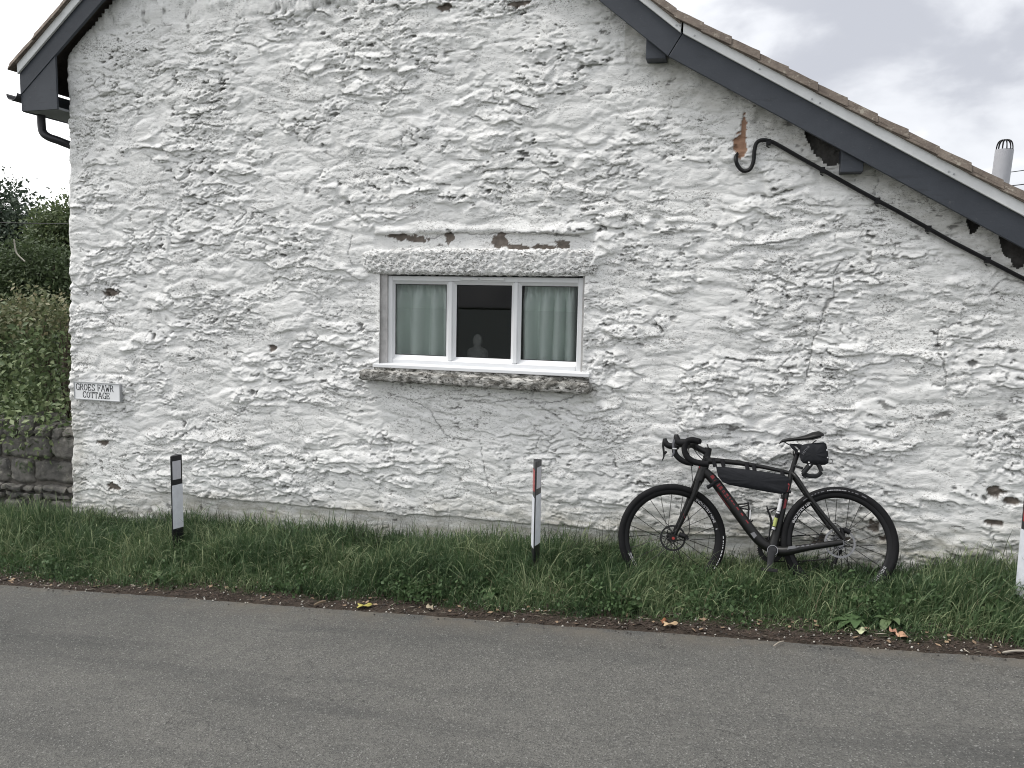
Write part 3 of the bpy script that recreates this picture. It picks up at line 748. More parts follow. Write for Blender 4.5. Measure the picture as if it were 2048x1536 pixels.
# statuette on the inside sill
p = on_y(953, 712, .20); sx_ = p[0]; b_ = MB()
prof = [(0,0),(.072,0),(.078,.02),(.074,.04),(.072,.06),(.073,.08),(.068,.098),(.054,.112),(.034,.120),(.025,.127),(.025,.136),(.030,.148),(.033,.165),(.031,.185),(.025,.202),(.016,.214),(.008,.220),(0,.222)]
V = []; n = 20
for (r, z) in prof:
    for i in range(n):
        t = 2*pi*i/n; V.append((sx_+r*cos(t)*1.15, .22+r*sin(t)*.75, 1.167+z))
Fc = [[i*n+j, i*n+(j+1)%n, (i+1)*n+(j+1)%n, (i+1)*n+j] for i in range(len(prof)-1) for j in range(n)]
o = mesh_np('statuette', V, Fc, mat('pale_plaster', (.13, .13, .125), .8, var=(30, .3)), None, True); settle(o)
tag(o, 'small pale statuette of a head and shoulders behind the middle pane', 'statuette')

# ------------------------------------------------------------------ house sign
pa, pb = on_y(147, 762, -.055), on_y(240.5, 797, -.055)
sx0, sx1, sz1, sz0 = pa[0], pb[0], .882, .730
sign = empty('house_sign', ((sx0+sx1)/2, -.03, sz0), 'small white cottage name sign with black capitals near the left corner of the wall', 'sign')
b_ = MB(); t_ = .007
b_.box((sx0, -.056, sz0), (sx1, -.012, sz0+t_)); b_.box((sx0, -.056, sz1-t_), (sx1, -.012, sz1)); b_.box((sx0, -.056, sz0+t_), (sx0+t_, -.012, sz1-t_)); b_.box((sx1-t_, -.056, sz0+t_), (sx1, -.012, sz1-t_))
b_.build('frame', M_alu, sign)
MB().box((sx0+t_, -.052, sz0+t_), (sx1-t_, -.02, sz1-t_)).build('board', M_sign, sign)
GL = {  # strokes in a unit box: (points), width
 'G': ([[(.92,.78),(.80,.97),(.5,1),(.22,.88),(.08,.5),(.22,.12),(.5,0),(.78,.06),(.92,.2)],[(.92,0),(.92,.45)],[(.70,.45),(.98,.45)],[(.94,.97),(.94,.78)]], .95),
 'R': ([[(.14,0),(.14,1)],[(.14,.97),(.62,.97),(.84,.76),(.62,.52),(.14,.5)],[(.5,.5),(.9,.02)],[(.84,.02),(1.0,.02)]], .92),
 'O': ([[(.5,1),(.2,.86),(.06,.5),(.2,.14),(.5,0),(.8,.14),(.94,.5),(.8,.86),(.5,1)]], .95),
 'E': ([[(.14,0),(.14,1)],[(.06,.97),(.86,.97),(.88,.78)],[(.14,.5),(.62,.5)],[(.62,.58),(.62,.42)],[(.06,.03),(.86,.03),(.88,.24)]], .86),
 'S': ([[(.84,.76),(.84,.96)],[(.84,.96),(.45,1),(.18,.88),(.14,.68),(.4,.52),(.74,.40),(.86,.22),(.7,.04),(.4,0),(.14,.04),(.12,.24)]], .90),
 'F': ([[(.14,0),(.14,1)],[(.06,.97),(.86,.97),(.88,.78)],[(.14,.5),(.62,.5)],[(.62,.6),(.62,.42)]], .84),
 'A': ([[(.06,0),(.5,1),(.94,0)],[(.24,.36),(.76,.36)],[(-.02,.02),(.16,.02)],[(.84,.02),(1.02,.02)]], 1.0),
 'W': ([[(.06,1),(.28,.02),(.5,.6),(.74,.02),(.96,1)],[(-.04,.98),(.16,.98)],[(.86,.98),(1.04,.98)]], 1.05),
 'C': ([[(.92,.76),(.84,.97),(.5,1),(.22,.88),(.08,.5),(.22,.12),(.5,0),(.78,.06),(.90,.26)]], .92),
 'T': ([[(.06,.78),(.08,.97),(.92,.97),(.94,.78)],[(.5,0),(.5,1)],[(.38,.02),(.62,.02)]], .92)}
b_ = MB()
def letters(txt, x, z, h_, wd, sp):
    for ch in txt:
        if ch == ' ': x += wd*.55; continue
        st, w = GL[ch]
        for s in st:
            P = [np.array((x+p[0]*wd*w, -.0535, z+p[1]*h_)) for p in s]; r = h_*.062
            for a, b in zip(P[:-1], P[1:]):
                d = nrm(b-a); nn = np.array((-d[2], 0, d[0])); wv = 1.0 if abs(d[0]) < .6 else .75
                q = [a-d*r*.6-nn*r*wv, b+d*r*.6-nn*r*wv, b+d*r*.6+nn*r*wv, a-d*r*.6+nn*r*wv]
                b_.add(q, [(0,1,2,3)])
        x += wd*w+sp
    return x
sw, sh = sx1-sx0, sz1-sz0
letters('GROES FAWR', sx0+sw*.045, sz0+sh*.545, sh*.35, sw*.080, sw*.012)
letters('COTTAGE', sx0+sw*.19, sz0+sh*.13, sh*.34, sw*.078, sw*.012)
b_.build('lettering', M_ink, sign)

# ------------------------------------------------------------------ service cable on the wall
cpx = [(1475,305),(1472,318),(1476,332),(1487,342),(1500,338),(1507,322),(1509,300),(1514,285),(1526,280),(1542,283),(1560,292),(1600,315),(1645,340),(1700,371),(1755,401),(1800,425),(1850,453),(1900,481),(1950,507),(2000,533),(2048,558),(2100,586),(2200,641),(2290,691),(2380,741)]
P = [on_y(x, y, -.035) for x, y in cpx]
P[0] = on_y(1475, 303, .02); P.append(P[-1]+[.10, .01, -.03]); P.append(P[-1]+[.05, .06, .04])
cable = empty('wall_cable', tuple(P[-1]), 'black service cable looping down below a clay patch then running along the verge', 'cable')
MB().tube(catmull(P, 6), .0125, 8).build('cable_run', M_black, cable, True)
for (x, y) in ((1537, 284), (1645, 340), (1755, 401), (1857, 457), (1975, 520), (2120, 597), (2280, 685)):
    p = on_y(x, y, -.03)
    b2 = MB(); b2.box(p-[.014, .016, .017], p+[.014, .04, .017]); b2.tube([p+[-.01, -.012, -.028], p+[.006, .03, -.03]], .004, 6)
    b2.build('cable_clip', M_black, cable)

# ------------------------------------------------------------------ flue and wires
pt = on_y(2009, 300, 1.5); fxc, fzt = pt[0], pt[2]; zb2 = float(roof_bot(fxc))+.1
fl = empty('flue_pipe', (fxc-.04, 1.5, zb2), 'pale grey round flue pipe with black wire cage above the roof', 'flue')
lean = np.array((-.05, 0, 0))
rf = .062
b_ = MB(); b_.ring((fxc-.045, 1.5, zb2), np.array((.045, 0, fzt-zb2)), [(rf, -.1), (rf, np.hypot(.045, fzt-zb2)), (rf-.008, np.hypot(.045, fzt-zb2)), (rf-.008, .1)], 32)
b_.build('pipe', M_flue, fl, True, auto=30)
b_ = MB()
for i in range(6):
    t = pi*i/6; d = np.array((cos(t), sin(t), 0)); q = []
    for a in np.linspace(0, pi, 13):
        ca, sa = cos(a), sin(a); q.append(np.array((fxc, 1.5, fzt-.01))+d*(rf-.006)*np.sign(ca)*abs(ca)**.55+np.array((0, 0, .085))*sa**.8)
    b_.tube(q, .0042, 6)
b_.ring((fxc, 1.5, fzt-.006), (0,0,1), [(rf-.01, 0), (rf-.002, 0), (rf-.002, .008), (rf-.01, .008)], 24)
b_.build('wire_cage', M_black, fl, True)
def wire(a, b, r, label):
    a = np.array(a, float); b = np.array(b, float); q = [a+(b-a)*t-np.array((0,0,1))*4*t*(1-t)*.25 for t in np.linspace(0, 1, 17)]
    o = MB().tube(q, r, 5).build('overhead_wire', M_black, None, True); settle(o); return tag(o, label, 'wire', 'overhead wires')
def far(px, py, Y): return on_y(px, py, Y)
wire(far(1700, 372, 26), far(2500, 262, 20), .012, 'thin upper overhead wire against the sky beside the flue pipe')
wire(far(1900, 381, 22), far(2600, 256, 17), .014, 'thicker lower overhead wire leaving the flue pipe at the right edge')
wire(far(-400, 402, 3.5), far(600, 420, 3.2), .006, 'thin dark overhead wire crossing the sky left of the cottage')

# ------------------------------------------------------------------ verge marker posts
M_postk = mat('marker_black', (.010, .010, .013), .4); M_postw = mat('marker_white', (.66, .68, .73), .45, var=(18, .09))
M_red = mat('red_reflector', (.33, .012, .012), .25); M_sil = mat('silver_reflector', (.52, .52, .56), .3)
def marker(px_top, py_top, Yp, zbot, label, s=1.0, rot=0.0, dzw=0):
    p = on_y(px_top, py_top, Yp); zt = p[2]; x = p[0]
    root = empty('verge_marker', (x, Yp, zbot), label, 'marker post', 'black and white verge marker posts')
    a1 = radians(-16+rot); a2 = radians(196+rot)                  # the two faces run back from the front nose
    wd = .098*s; nose = np.array((x, Yp, 0))
    ar = nose+wd*np.array((sin(radians(16-rot)), cos(radians(16-rot)), 0)); al = nose+wd*np.array((sin(radians(-16-rot)), cos(radians(-16-rot)), 0))
    def ring_at(z, g=0): 
        nr = np.array((cos(radians(16-rot)), -sin(radians(16-rot)), 0)); nl = np.array((-cos(radians(-16-rot)), sin(radians(-16-rot)), 0))
        return [nose+np.array((-.0025, -.001, z)), nose+np.array((.0025, -.001, z)), nose+(ar-nose)*.5+nr*.003+[0,0,z], ar+[0,0,z], ar+np.array((-.004,.004,z)), al+np.array((.004,.004,z)), al+[0,0,z], nose+(al-nose)*.5+nl*.003+[0,0,z]]
    V = []; zs = [zbot-.15, zbot+.2, (zbot+zt)/2, zt-.03, zt]
    for z in zs: V += ring_at(z)
    n = 8; Fc = [[i*n+j, i*n+(j+1)%n, (i+1)*n+(j+1)%n, (i+1)*n+j] for i in range(len(zs)-1) for j in range(n)]+[[(len(zs)-1)*n+j for j in range(n)]]
    mesh_np('post', V, Fc, M_postk, root)
    def panel(side, u0, u1, z0, z1, m, name, g=.0022):
        th = radians(16-rot) if side > 0 else radians(-16-rot)
        d = np.array((sin(th), cos(th), 0)); nn = np.array((cos(th), -sin(th), 0))*side
        P = []
        for u in (u0, (u0+u1)/2, u1): P.append(nose+d*wd*u+nn*(.0035 if abs(u-.5) < .3 else .0015)*(1)+nn*g)
        V = [q+[0,0,z0] for q in P]+[q+[0,0,z1] for q in P]; V += [v-nn*.004 for v in V]
        Fc = [[0,1,4,3],[1,2,5,4],[6,9,10,7],[7,10,11,8],[0,3,9,6],[2,8,11,5],[3,4,10,9],[4,5,11,10],[0,6,7,1],[1,7,8,2]]
        if side < 0: Fc = [f[::-1] for f in Fc]
        mesh_np(name, V, Fc, m, root)
    H = zt-zbot
    for sd_, rm in ((1, M_sil), (-1, M_red)):
        o_ = 0 if sd_ > 0 else -.018
        panel(sd_, .12, .86, zt-.180*s+o_, zt-.040*s+o_, rm, 'reflector')
        panel(sd_, .05, .985, zt-.555*s+o_+dzw, zt-.222*s+o_, M_postw, 'white_band')
    return root
marker(341, 913, -.62, -.42, 'marker post leaning near the sign end, white reflector, left of the window', 1.0, 3)
marker(1072, 924, -.62, -.13, 'slim marker post showing red and silver reflectors, between window and bicycle', 1.0, 8.6)
marker(2076, 972, -.62, 0.0, 'marker post cut by the right picture edge beyond the bicycle', 1.12)

# ------------------------------------------------------------------ bicycle
LE = radians(15.5)
BO = np.array((.15, -.455, -.09)); YB_ = radians(3.5); EX = np.array((cos(YB_), sin(YB_), 0.)); HN = np.array((sin(YB_), -cos(YB_), 0.)); EV = -HN*sin(LE)+np.array((0, 0, cos(LE))); EN = HN*cos(LE)+np.array((0, 0, sin(LE)))
def B(zx, zy, off=0.0):                                   # photo position on a plane parallel to the leaning bicycle
    return on_plane(1200+zx/3.2, 840+zy/3.2, BO+EN*off, EN)
M_frame = mat('matt_carbon', (.009, .009, .009), .42, spec=.35, var=(6, .12)); M_tyre = mat('tyre_rubber', (.007, .007, .008), .8, spec=.25, var=(6, .5), bump=(200, .3, .002))
M_rim = mat('carbon_rim', (.006, .006, .007), .5, spec=.3); M_metal = mat('worn_steel', (.34, .34, .35), .35, .9); M_rotor = mat('rotor_steel', (.24, .24, .245), .4, .7); M_spoke = mat('black_spoke', (.008, .008, .008), .5, .2)
M_bag = mat('bag_nylon', (.011, .012, .015), .8, spec=.3, var=(9, .18), bump=(12, .35, .012)); M_redp = mat('red_decal', (.20, .012, .016), .5)
M_whd = mat('white_decal', (.55, .55, .56), .5); M_grd = mat('grey_decal', (.16, .16, .17), .5); M_yel = mat('lime_decal', (.36, .40, .12), .5)
M_tape = mat('bar_tape', (.006, .006, .007), .8, spec=.25, bump=(90, .4, .003)); M_redc = mat('red_axle_cap', (.35, .05, .04), .4, .4)
ZM = 1/1014.0                                             # metres per unit of the enlarged photo
CF = B(460, 752, 0); CR = B(1528, 786, 0)
bike = empty('bicycle', (float((CF[0]+CR[0])/2), -.455, -.09), 'black gravel bicycle with drop handlebars and red frame lettering leaning on the wall', 'bicycle')
def text_mesh(txt, size):
    cu = bpy.data.curves.new('t', 'FONT'); cu.body = txt; cu.size = size; cu.resolution_u = 2
    ob = bpy.data.objects.new('t', cu); COL.objects.link(ob); bpy.context.view_layer.update()
    me = bpy.data.meshes.new_from_object(ob.evaluated_get(bpy.context.evaluated_depsgraph_get()))
    V = np.array([v.co[:] for v in me.vertices]).reshape(-1, 3); Fc = [list(p.vertices) for p in me.polygons]
    bpy.data.objects.remove(ob); bpy.data.meshes.remove(me); bpy.data.curves.remove(cu); return V, Fc
def arc_text(txt, size, C, ax, u, R, a_mid, off, m, parent, inward=False, squash=1.0):
    V, Fc = text_mesh(txt, size); w = V[:, 0].max(); v = np.cross(ax, u); P = []
    for p in V:
        s = (p[0]-w/2)/R*squash; r = R + (p[1] if not inward else -p[1]); a = a_mid-s if not inward else a_mid+s
        P.append(C+r*(cos(a)*u+sin(a)*v)+ax*off)
    return mesh_np('lettering', P, Fc, m, parent)
WR = .341
def wheel(C, ax, rotor_side_r, front):
    ax = nrm(ax); u = nrm(EX-ax*(EX@ax)); v = np.cross(ax, u)      # ax points to the camera side
    if v[2] < 0: v = -v
    t = MB(); 
    prof = [(WR-.040, -.012), (WR-.034, -.018), (WR-.020, -.021), (WR-.007, -.016), (WR, -.006), (WR, .006), (WR-.007, .016), (WR-.020, .021), (WR-.034, .018), (WR-.040, .012)]
    t.ring(C, ax, prof, 96)
    w = t.build('wheel', M_tyre, bike, True, auto=60)
    MB().ring(C, ax, [(WR-.036, -.0125), (WR-.055, -.012), (WR-.068, -.004), (WR-.069, 0), (WR-.068, .004), (WR-.055, .012), (WR-.036, .0125)], 96).build('rim', M_rim, w, True, auto=50)
    MB().ring(C, ax, [(0, -.055), (.012, -.055), (.012, -.036), (.030, -.034), (.030, -.030), (.014, -.026), (.014, .022), (.024, .026), (.024, .030), (.012, .034), (.012, .05), (0, .05)], 20).build('hub', M_black, w, True)
    for i in range(24):
        a = 2*pi*i/24+.05; sgn = 1 if i % 2 else -1; off = .027*sgn; ha = a+(1.25 if (i//2) % 2 else -1.25)
        p0 = C+.026*(cos(ha)*u+sin(ha)*v)+ax*off; p1 = C+(WR-.067)*(cos(a)*u+sin(a)*v)+ax*.002*sgn
        MB().tube([p0, p1], .0021, 5, False).build('spoke', M_spoke, w)
    d = MB(); ro = .082 if front else .090
    d.ring(C, ax, [(ro-.012, .036), (ro, .036), (ro, .038), (ro-.012, .038), (ro-.012, .036)], 48)
    for i in range(12):
        a = 2*pi*i/12; d.tube([C+.022*(cos(a)*u+sin(a)*v)+ax*.037, C+(ro-.01)*(cos(a+.45)*u+sin(a+.45)*v)+ax*.037], .0022, 5)
    d.ring(C, ax, [(0, .034), (.024, .034), (.024, .039), (0, .039)], 20)
    d.build('disc_rotor', M_rotor if not front else M_spoke, w)
    MB().ring(C, ax, [(0, .058), (.009, .058), (.009, .05), (0, .05)], 14).build('axle_cap', M_redc, w)
    return w, u, v
SA = nrm(.31*EX+.95*EV)                                   # steering axis
F0 = nrm(-.95*EX+.31*EV); dl = radians(11)
FN = EN*cos(dl)-F0*sin(dl); FN = nrm(FN)
wf, uf, vf = wheel(CF, FN, 0, True)
wr, ur, vr = wheel(CR, EN, 0, False)
def at_ang(C, u, v, ax): 
    return C, ax, u, v
def arc2(txt, size, C, ax, u, v, R, deg, off, m, parent, inward=False):
    V, Fc = text_mesh(txt, size); w = V[:, 0].max(); P = []
    am = radians(deg)
    for p in V:
        s = (p[0]-w/2)/R
        if inward: r = R-p[1]; a = am+s
        else: r = R+p[1]; a = am-s
        P.append(C+r*(cos(a)*u+sin(a)*v)+ax*off)
    mesh_np('lettering', P, Fc, m, parent)
arc2('INDUSTRY NINE', .025, CF, FN, uf, vf, WR-.062, 42, .0128, M_whd, wf)
arc2('INDUSTRY NINE', .025, CF, FN, uf, vf, WR-.062, 222, .0128, M_whd, wf)
arc2('6', .022, CF, FN, uf, vf, WR-.060, 15, .0128, M_whd, wf)
arc2('INDUSTRY NINE', .025, CR, EN, ur, vr, WR-.062, 141, .0128, M_whd, wr)
arc2('INDUSTRY NINE', .025, CR, EN, ur, vr, WR-.062, 317, .0128, M_whd, wr)
def arc_band(C, ax, u, v, r0, r1, d0, d1, off, m, parent, dash=None):
    V = []; Fc = []; n = 40
    for i in range(n+1):
        a = radians(d0+(d1-d0)*i/n)
        for r, o_ in ((r0, off), (r1, off+.001)): V.append(C+r*(cos(a)*u+sin(a)*v)+ax*o_)
    for i in range(n):
        if dash and (i*7 % 5 == 0 or i % dash == 0): continue
        Fc.append([2*i, 2*i+1, 2*i+3, 2*i+2])
    mesh_np('tyre_print', V, Fc, m, parent)
arc_band(CR, EN, ur, vr, WR-.024, WR-.018, 60, 132, .0212, M_grd, wr, 4)
arc_band(CR, EN, ur, vr, WR-.024, WR-.018, 84, 104, .0216, M_whd, wr, 3)
arc_band(CF, FN, uf, vf, WR-.022, WR-.017, -34, 6, .0212, M_whd, wf, 4)
# frame
fr = MB()
def tb(pts, d, off=0, n=12, flat=1.0, k_=6):
    P = [B(x, y, (off[i] if hasattr(off, '__len__') else off)) for i, (x, y) in enumerate(pts)]
    r = [q*ZM/2 for q in d] if hasattr(d, '__len__') else [d*ZM/2]*len(P)
    if len(P) > 2:
        P2 = catmull(P, k_); r2 = np.interp(np.linspace(0, 1, len(P2)), np.linspace(0, 1, len(P)), r); return P2, list(r2), n, flat
    return P, r, n, flat
def T(m, pts, d, off=0, n=12, flat=1.0):
    P, r, n, flat = tb(pts, d, off, n, flat); m.tube(P, r, n, True, flat); return m
T(fr, [(688,232),(665,300),(632,388)], [46, 62, 64])                       # head tube
T(fr, [(660,318),(735,395),(880,590),(1010,760),(1092,822)], [52, 66, 70, 68, 62])   # down tube
T(fr, [(690,262),(760,262),(900,277),(1080,308),(1225,342)], [52, 36, 32, 26, 26])   # top tube
T(fr, [(1228,322),(1190,480),(1140,680),(1102,828)], [34, 36, 48, 66])               # seat tube
T(fr, [(1100,832),(1190,838),(1330,815),(1470,795),(1552,782)], [66, 58, 44, 38, 34], [0, .03, .05, .062, .062])
T(fr, [(1100,832),(1190,838),(1330,815),(1470,795),(1535,783)], [60, 50, 40, 34, 30], [0, -.03, -.05, -.062, -.062])
T(fr, [(1226,338),(1262,372),(1340,490),(1450,630),(1562,762)], [30, 24, 26, 24, 26], [0, .035, .045, .055, .060])
T(fr, [(1222,345),(1250,385),(1330,500),(1400,600),(1475,700)], [28, 22, 24, 22, 22], [0, -.035, -.045, -.055, -.060])
fr.ring(B(1098, 832, 0), EN, [(0, -.045), (.026, -.045), (.026, .045), (.020, .048), (0, .048)], 20)
T(fr, [(1330,470),(1300,455)], 18, [.04, -.04])
frame = fr.build('frame', M_frame, bike, True, auto=50)
# fork
fk = MB()
T(fk, [(632,385),(612,450),(575,540),(520,660),(482,735)], [64, 56, 46, 36, 26], [0, .035, .052, .055, .055], 12, .55)
T(fk, [(632,385),(600,450),(560,540),(505,660),(462,740)], [60, 48, 38, 30, 24], [0, -.035, -.050, -.055, -.055], 12, .55)
fork = fk.build('fork', M_frame, bike, True, auto=50)
# brake calipers
cl = MB(); T(cl, [(505,730),(545,745)], 34, .050); T(cl, [(545,735),(555,765)], 30, .045); cl.build('brake_caliper', M_black, bike, True)
cl = MB(); T(cl, [(1560,700),(1600,720)], 34, .046); T(cl, [(1545,690),(1556,740)], 24, .046); cl.build('brake_caliper', M_black, bike, True)
# frame lettering: red blocks along the top of the down tube, as printed
def decal(pts, m, off, name='lettering', par=None):
    P = [B(x, y, off) for x, y in pts]; return MB().prism(P, -EN*.002).build(name, m, par or frame)
def along(p, q, t, w, s, m, off, skew=.25):
    p = np.array(p, float); q = np.array(q, float); d = (q-p)/np.linalg.norm(q-p); nn = np.array((d[1], -d[0])); c_ = p+(q-p)*t
    a = c_-d*w/2-nn*s/2; b = c_+d*w/2-nn*s/2; e_ = c_+d*w/2*(1-skew)+nn*s/2; f_ = c_-d*w/2*(1-skew)+nn*s/2
    decal([tuple(a), tuple(b), tuple(e_), tuple(f_)], m, off)
for t, w, s in ((.02,26,22),(.11,20,20),(.19,10,26),(.25,22,22),(.33,22,16),(.41,24,24),(.48,10,24),(.54,20,20),(.60,22,14),(.70,30,20),(.82,26,22),(.97,34,16)):
    along((716,358), (945,662), t, w, s, M_redp, .0325)
along((745,450), (900,660), .3, 150, 2, M_redp, .034); along((1210,400), (1180,560), .2, 60, 12, M_redp, .021); along((1210,400), (1180,560), .85, 70, 14, M_redp, .023)
along((960,700), (1010,770), .5, 40, 26, M_grd, .034); along((1190,822), (1500,770), .12, 60, 18, M_grd, .064)
for i in range(7): along((1190,822), (1500,778), .25+.1*i, 20, 9, M_grd, .070)
along((640,292), (634,310), .5, 18, 6, M_redp, .028); along((540,590), (535,640), .5, 30, 14, M_redp, .07)
# seat post, saddle
sp_ = MB(); T(sp_, [(1264,205),(1226,335)], 30); T(sp_, [(1250,212),(1266,208)], 44); T(sp_, [(1240,212),(1235,212)], 34); sp_.build('seat_post', M_black, bike, True)
sd2 = MB(); secs = [(1148,150,.012,8),(1165,134,.020,14),(1200,128,.024,16),(1260,122,.030,17),(1310,112,.042,22),(1360,100,.062,34),(1400,90,.070,30),(1424,90,.062,12)]
V = []; n = 12
for (x, y, w, tk) in secs:
    c_ = B(x, y, 0)
    for i in range(n):
        t = 2*pi*i/n; s1, c1 = sin(t), cos(t)
        zz = c1*tk*ZM*.68*(1 if c1 > 0 else 1.0) - (abs(s1)**2)*w*.28*(1 if w > .04 else .3)
        V.append(c_+EN*w*s1+EV*zz)
Fc = [[i*n+j, i*n+(j+1)%n, (i+1)*n+(j+1)%n, (i+1)*n+j] for i in range(len(secs)-1) for j in range(n)]+[list(range(n))[::-1], [(len(secs)-1)*n+j for j in range(n)]]
saddle = mesh_np('saddle', V, Fc, mat('saddle_cover', (.008, .008, .008), .5, spec=.3), bike, True)
rl = MB()
for s in (-1, 1): T(rl, [(1180,140),(1215,160),(1250,165),(1330,165),(1385,130)], 7, s*.02, 6)
rl.build('saddle_rail', M_black, saddle, True)
# stem, spacers, bars
st = MB(); T(st, [(690,212),(640,186),(585,158)], [44, 38, 40]); T(st, [(694,180),(682,240)], 46); T(st, [(690,178),(696,176)], 50); stem = st.build('stem', M_black, bike, True)
T(MB(), [(0,0),(1,1)], 1)
hb = MB(); NO, FO = .195, -.195
T(hb, [(632,136),(610,145),(590,155),(575,163),(565,168)], [40, 36, 36, 36, 36], [NO, .10, 0, -.10, FO], 10)
near_drop = [(632,136),(590,128),(556,138),(541,172),(545,210),(566,245),(605,268),(650,278),(692,282)]
far_drop = [(565,168),(530,158),(492,165),(478,195),(488,225),(512,250),(545,268),(580,276),(598,278)]
T(hb, near_drop, [40]*9, NO, 10); T(hb, far_drop, [38]*9, FO, 10)
bar = hb.build('handlebar', M_tape, bike, True, auto=60)
hd = MB(); T(hd, [(575,138),(530,146),(502,140),(490,112),(489,92)], [40, 52, 50, 40, 26], NO, 10, .75); hd.build('brake_hood', M_black, bar, True)
hd = MB(); T(hd, [(505,168),(462,168),(432,160),(418,140),(415,118)], [38, 44, 42, 38, 26], FO, 10, .75); hd.build('brake_hood', M_black, bar, True)
lv = MB(); T(lv, [(478,125),(468,160),(474,200),(468,222),(459,238)], [16, 15, 14, 11, 7], NO+.005, 8, .6); lv.build('brake_lever', mat('grey_lever', (.10, .10, .11), .4, .5), bar, True)
lv = MB(); T(lv, [(408,130),(404,160),(408,205),(408,235),(398,260)], [16, 16, 14, 11, 7], FO, 8, .6); T(lv, [(414,205),(424,214)], 26, FO-.01); lv.build('brake_lever', M_black, bar, True)
MB().prism([B(464,178,NO+.014), B(490,180,NO+.014), B(490,187,NO+.014), B(464,186,NO+.014)], -EN*.003).build('lever_band', M_whd, bar)
ho = MB()
T(ho, [(566,180),(572,230),(585,300),(592,380),(600,410)], 5, [.1, .06, .04, .04, .05], 6); T(ho, [(590,165),(620,215),(655,250),(690,262)], 5, [.06, .05, .04, .02], 6)
T(ho, [(600,160),(640,215),(680,248)], 5, [.03, .03, .03], 6); T(ho, [(560,600),(572,660),(570,720),(550,745)], 5, .06, 6)
T(ho, [(1540,690),(1500,660),(1440,680),(1395,760),(1380,800)], 5, .05, 6)
ho.build('brake_hose', M_black, bike, True)
# crank, pedal, chainring, cassette, chain
ck = MB(); T(ck, [(1100,835),(1092,900),(1082,952)], [58, 40, 32], .062, 12, .4); ck.ring(B(1098,832,0), EN, [(0,.048),(.028,.048),(.028,.062),(.022,.070),(0,.070)], 20)
M_ck = mat('crank_grey', (.018, .018, .020), .4, .1); crank = ck.build('crank', M_ck, bike, True)
ck = MB(); T(ck, [(1100,835),(1130,760),(1140,730)], [30, 24, 22], -.075, 10, .4); crank2 = ck.build('crank', M_ck, bike, True)
MB().ring(B(1098,832,0), EN, [(.0285,.0635),(.032,.0635),(.032,.066),(.0285,.066),(.0285,.0635)], 24).build('bearing_ring', M_metal, crank)
pd = MB(); c_ = B(1082, 958, .11)
pd.prism([c_+EX*.045*a+EV*.009*b for a, b in ((-1,-1),(1,-1),(1,1),(-1,1))], EN*.055); pd.tube([c_-EN*.05, c_+EN*.01], .006, 8); pd.build('pedal', M_spoke, crank, bevel=.004)
pd = MB(); c_ = B(1140, 728, -.16); pd.prism([c_+EX*.04*a+EV*.009*b for a, b in ((-1,-1),(1,-1),(1,1),(-1,1))], EN*.055); pd.tube([c_, c_+EN*.09], .006, 8); pd.build('pedal', M_black, crank2, bevel=.004)
cg = MB(); cg.ring(B(1098,832,0), EN, [(.05,-.052),(.078,-.052),(.078,-.055),(.05,-.055),(.05,-.052)], 40)
for i in range(40):
    a = 2*pi*i/40; q = B(1098,832,0)+.078*(cos(a)*EX+sin(a)*EV)-EN*.0535; cg.tube([q, q+.005*(cos(a)*EX+sin(a)*EV)], .0025, 4)
cg.build('chainring', M_black, bike)
cs = MB()
for i, r in enumerate((.045, .040, .035, .030, .026)): cs.ring(CR, EN, [(0, -.028-.005*i), (r, -.028-.005*i), (r, -.030-.005*i), (0, -.030-.005*i)], 32)
cs.build('cassette', M_metal, bike)
ch = MB(); T(ch, [(1110,757),(1200,748),(1300,738),(1440,735),(1530,742)], 8, -.052, 5); T(ch, [(1105,905),(1250,905),(1400,895),(1480,880)], 8, -.052, 5); ch.build('chain', M_black, bike)
dr = MB(); T(dr, [(1545,830),(1520,870),(1500,920)], [26, 18, 24], -.06); dr.build('rear_derailleur', M_black, bike, True)
# bottle cages
def cage(pts_list, par=bike):
    m = MB()
    for pts, o_ in pts_list: T(m, pts, 9, o_, 6)
    m.build('bottle_cage', M_black, par, True)
cage([([(872,532),(888,556),(945,545),(948,525)], .0), ([(885,560),(955,575)], .02), ([(948,525),(950,560),(950,640),(962,652)], .02), ([(948,525),(958,600),(962,652),(978,640)], -.02), ([(900,580),(960,650)], 0), ([(880,540),(945,535)], -.02)])
cage([([(1142,528),(1138,560),(1085,572),(1068,590)], .02), ([(1066,548),(1078,580),(1100,640),(1098,680)], .02), ([(1142,560),(1092,590)], -.02), ([(1068,560),(1092,640),(1092,700)], -.02), ([(1098,640),(1078,770)], 0)])
MB().prism([B(958,575,.025), B(966,575,.025), B(962,635,.025), B(955,635,.025)], -EN*.004).build('cage_badge', M_whd, bike)
# strapped-on mini pump
pump = empty('mini_pump', tuple(B(1110, 700, .03)), 'slim black mini pump with white and lime bands on the seat tube', 'pump')
pm = MB(); T(pm, [(1172,478),(1104,706)], 21, .036); pm.build('barrel', M_black, pump, True)
pm = MB(); T(pm, [(1160,505),(1142,583)], 23, .037); pm.build('white_sleeve', M_whd, pump, True)
pm = MB(); T(pm, [(1140,588),(1137,598)], 23, .037); pm.build('white_sleeve', M_whd, pump, True)
pm = MB(); T(pm, [(1128,626),(1114,680)], 23, .037); pm.build('lime_sleeve', M_yel, pump, True)
pm = MB(); T(pm, [(1112,686),(1108,700)], 23, .037); pm.build('white_sleeve', M_whd, pump, True)
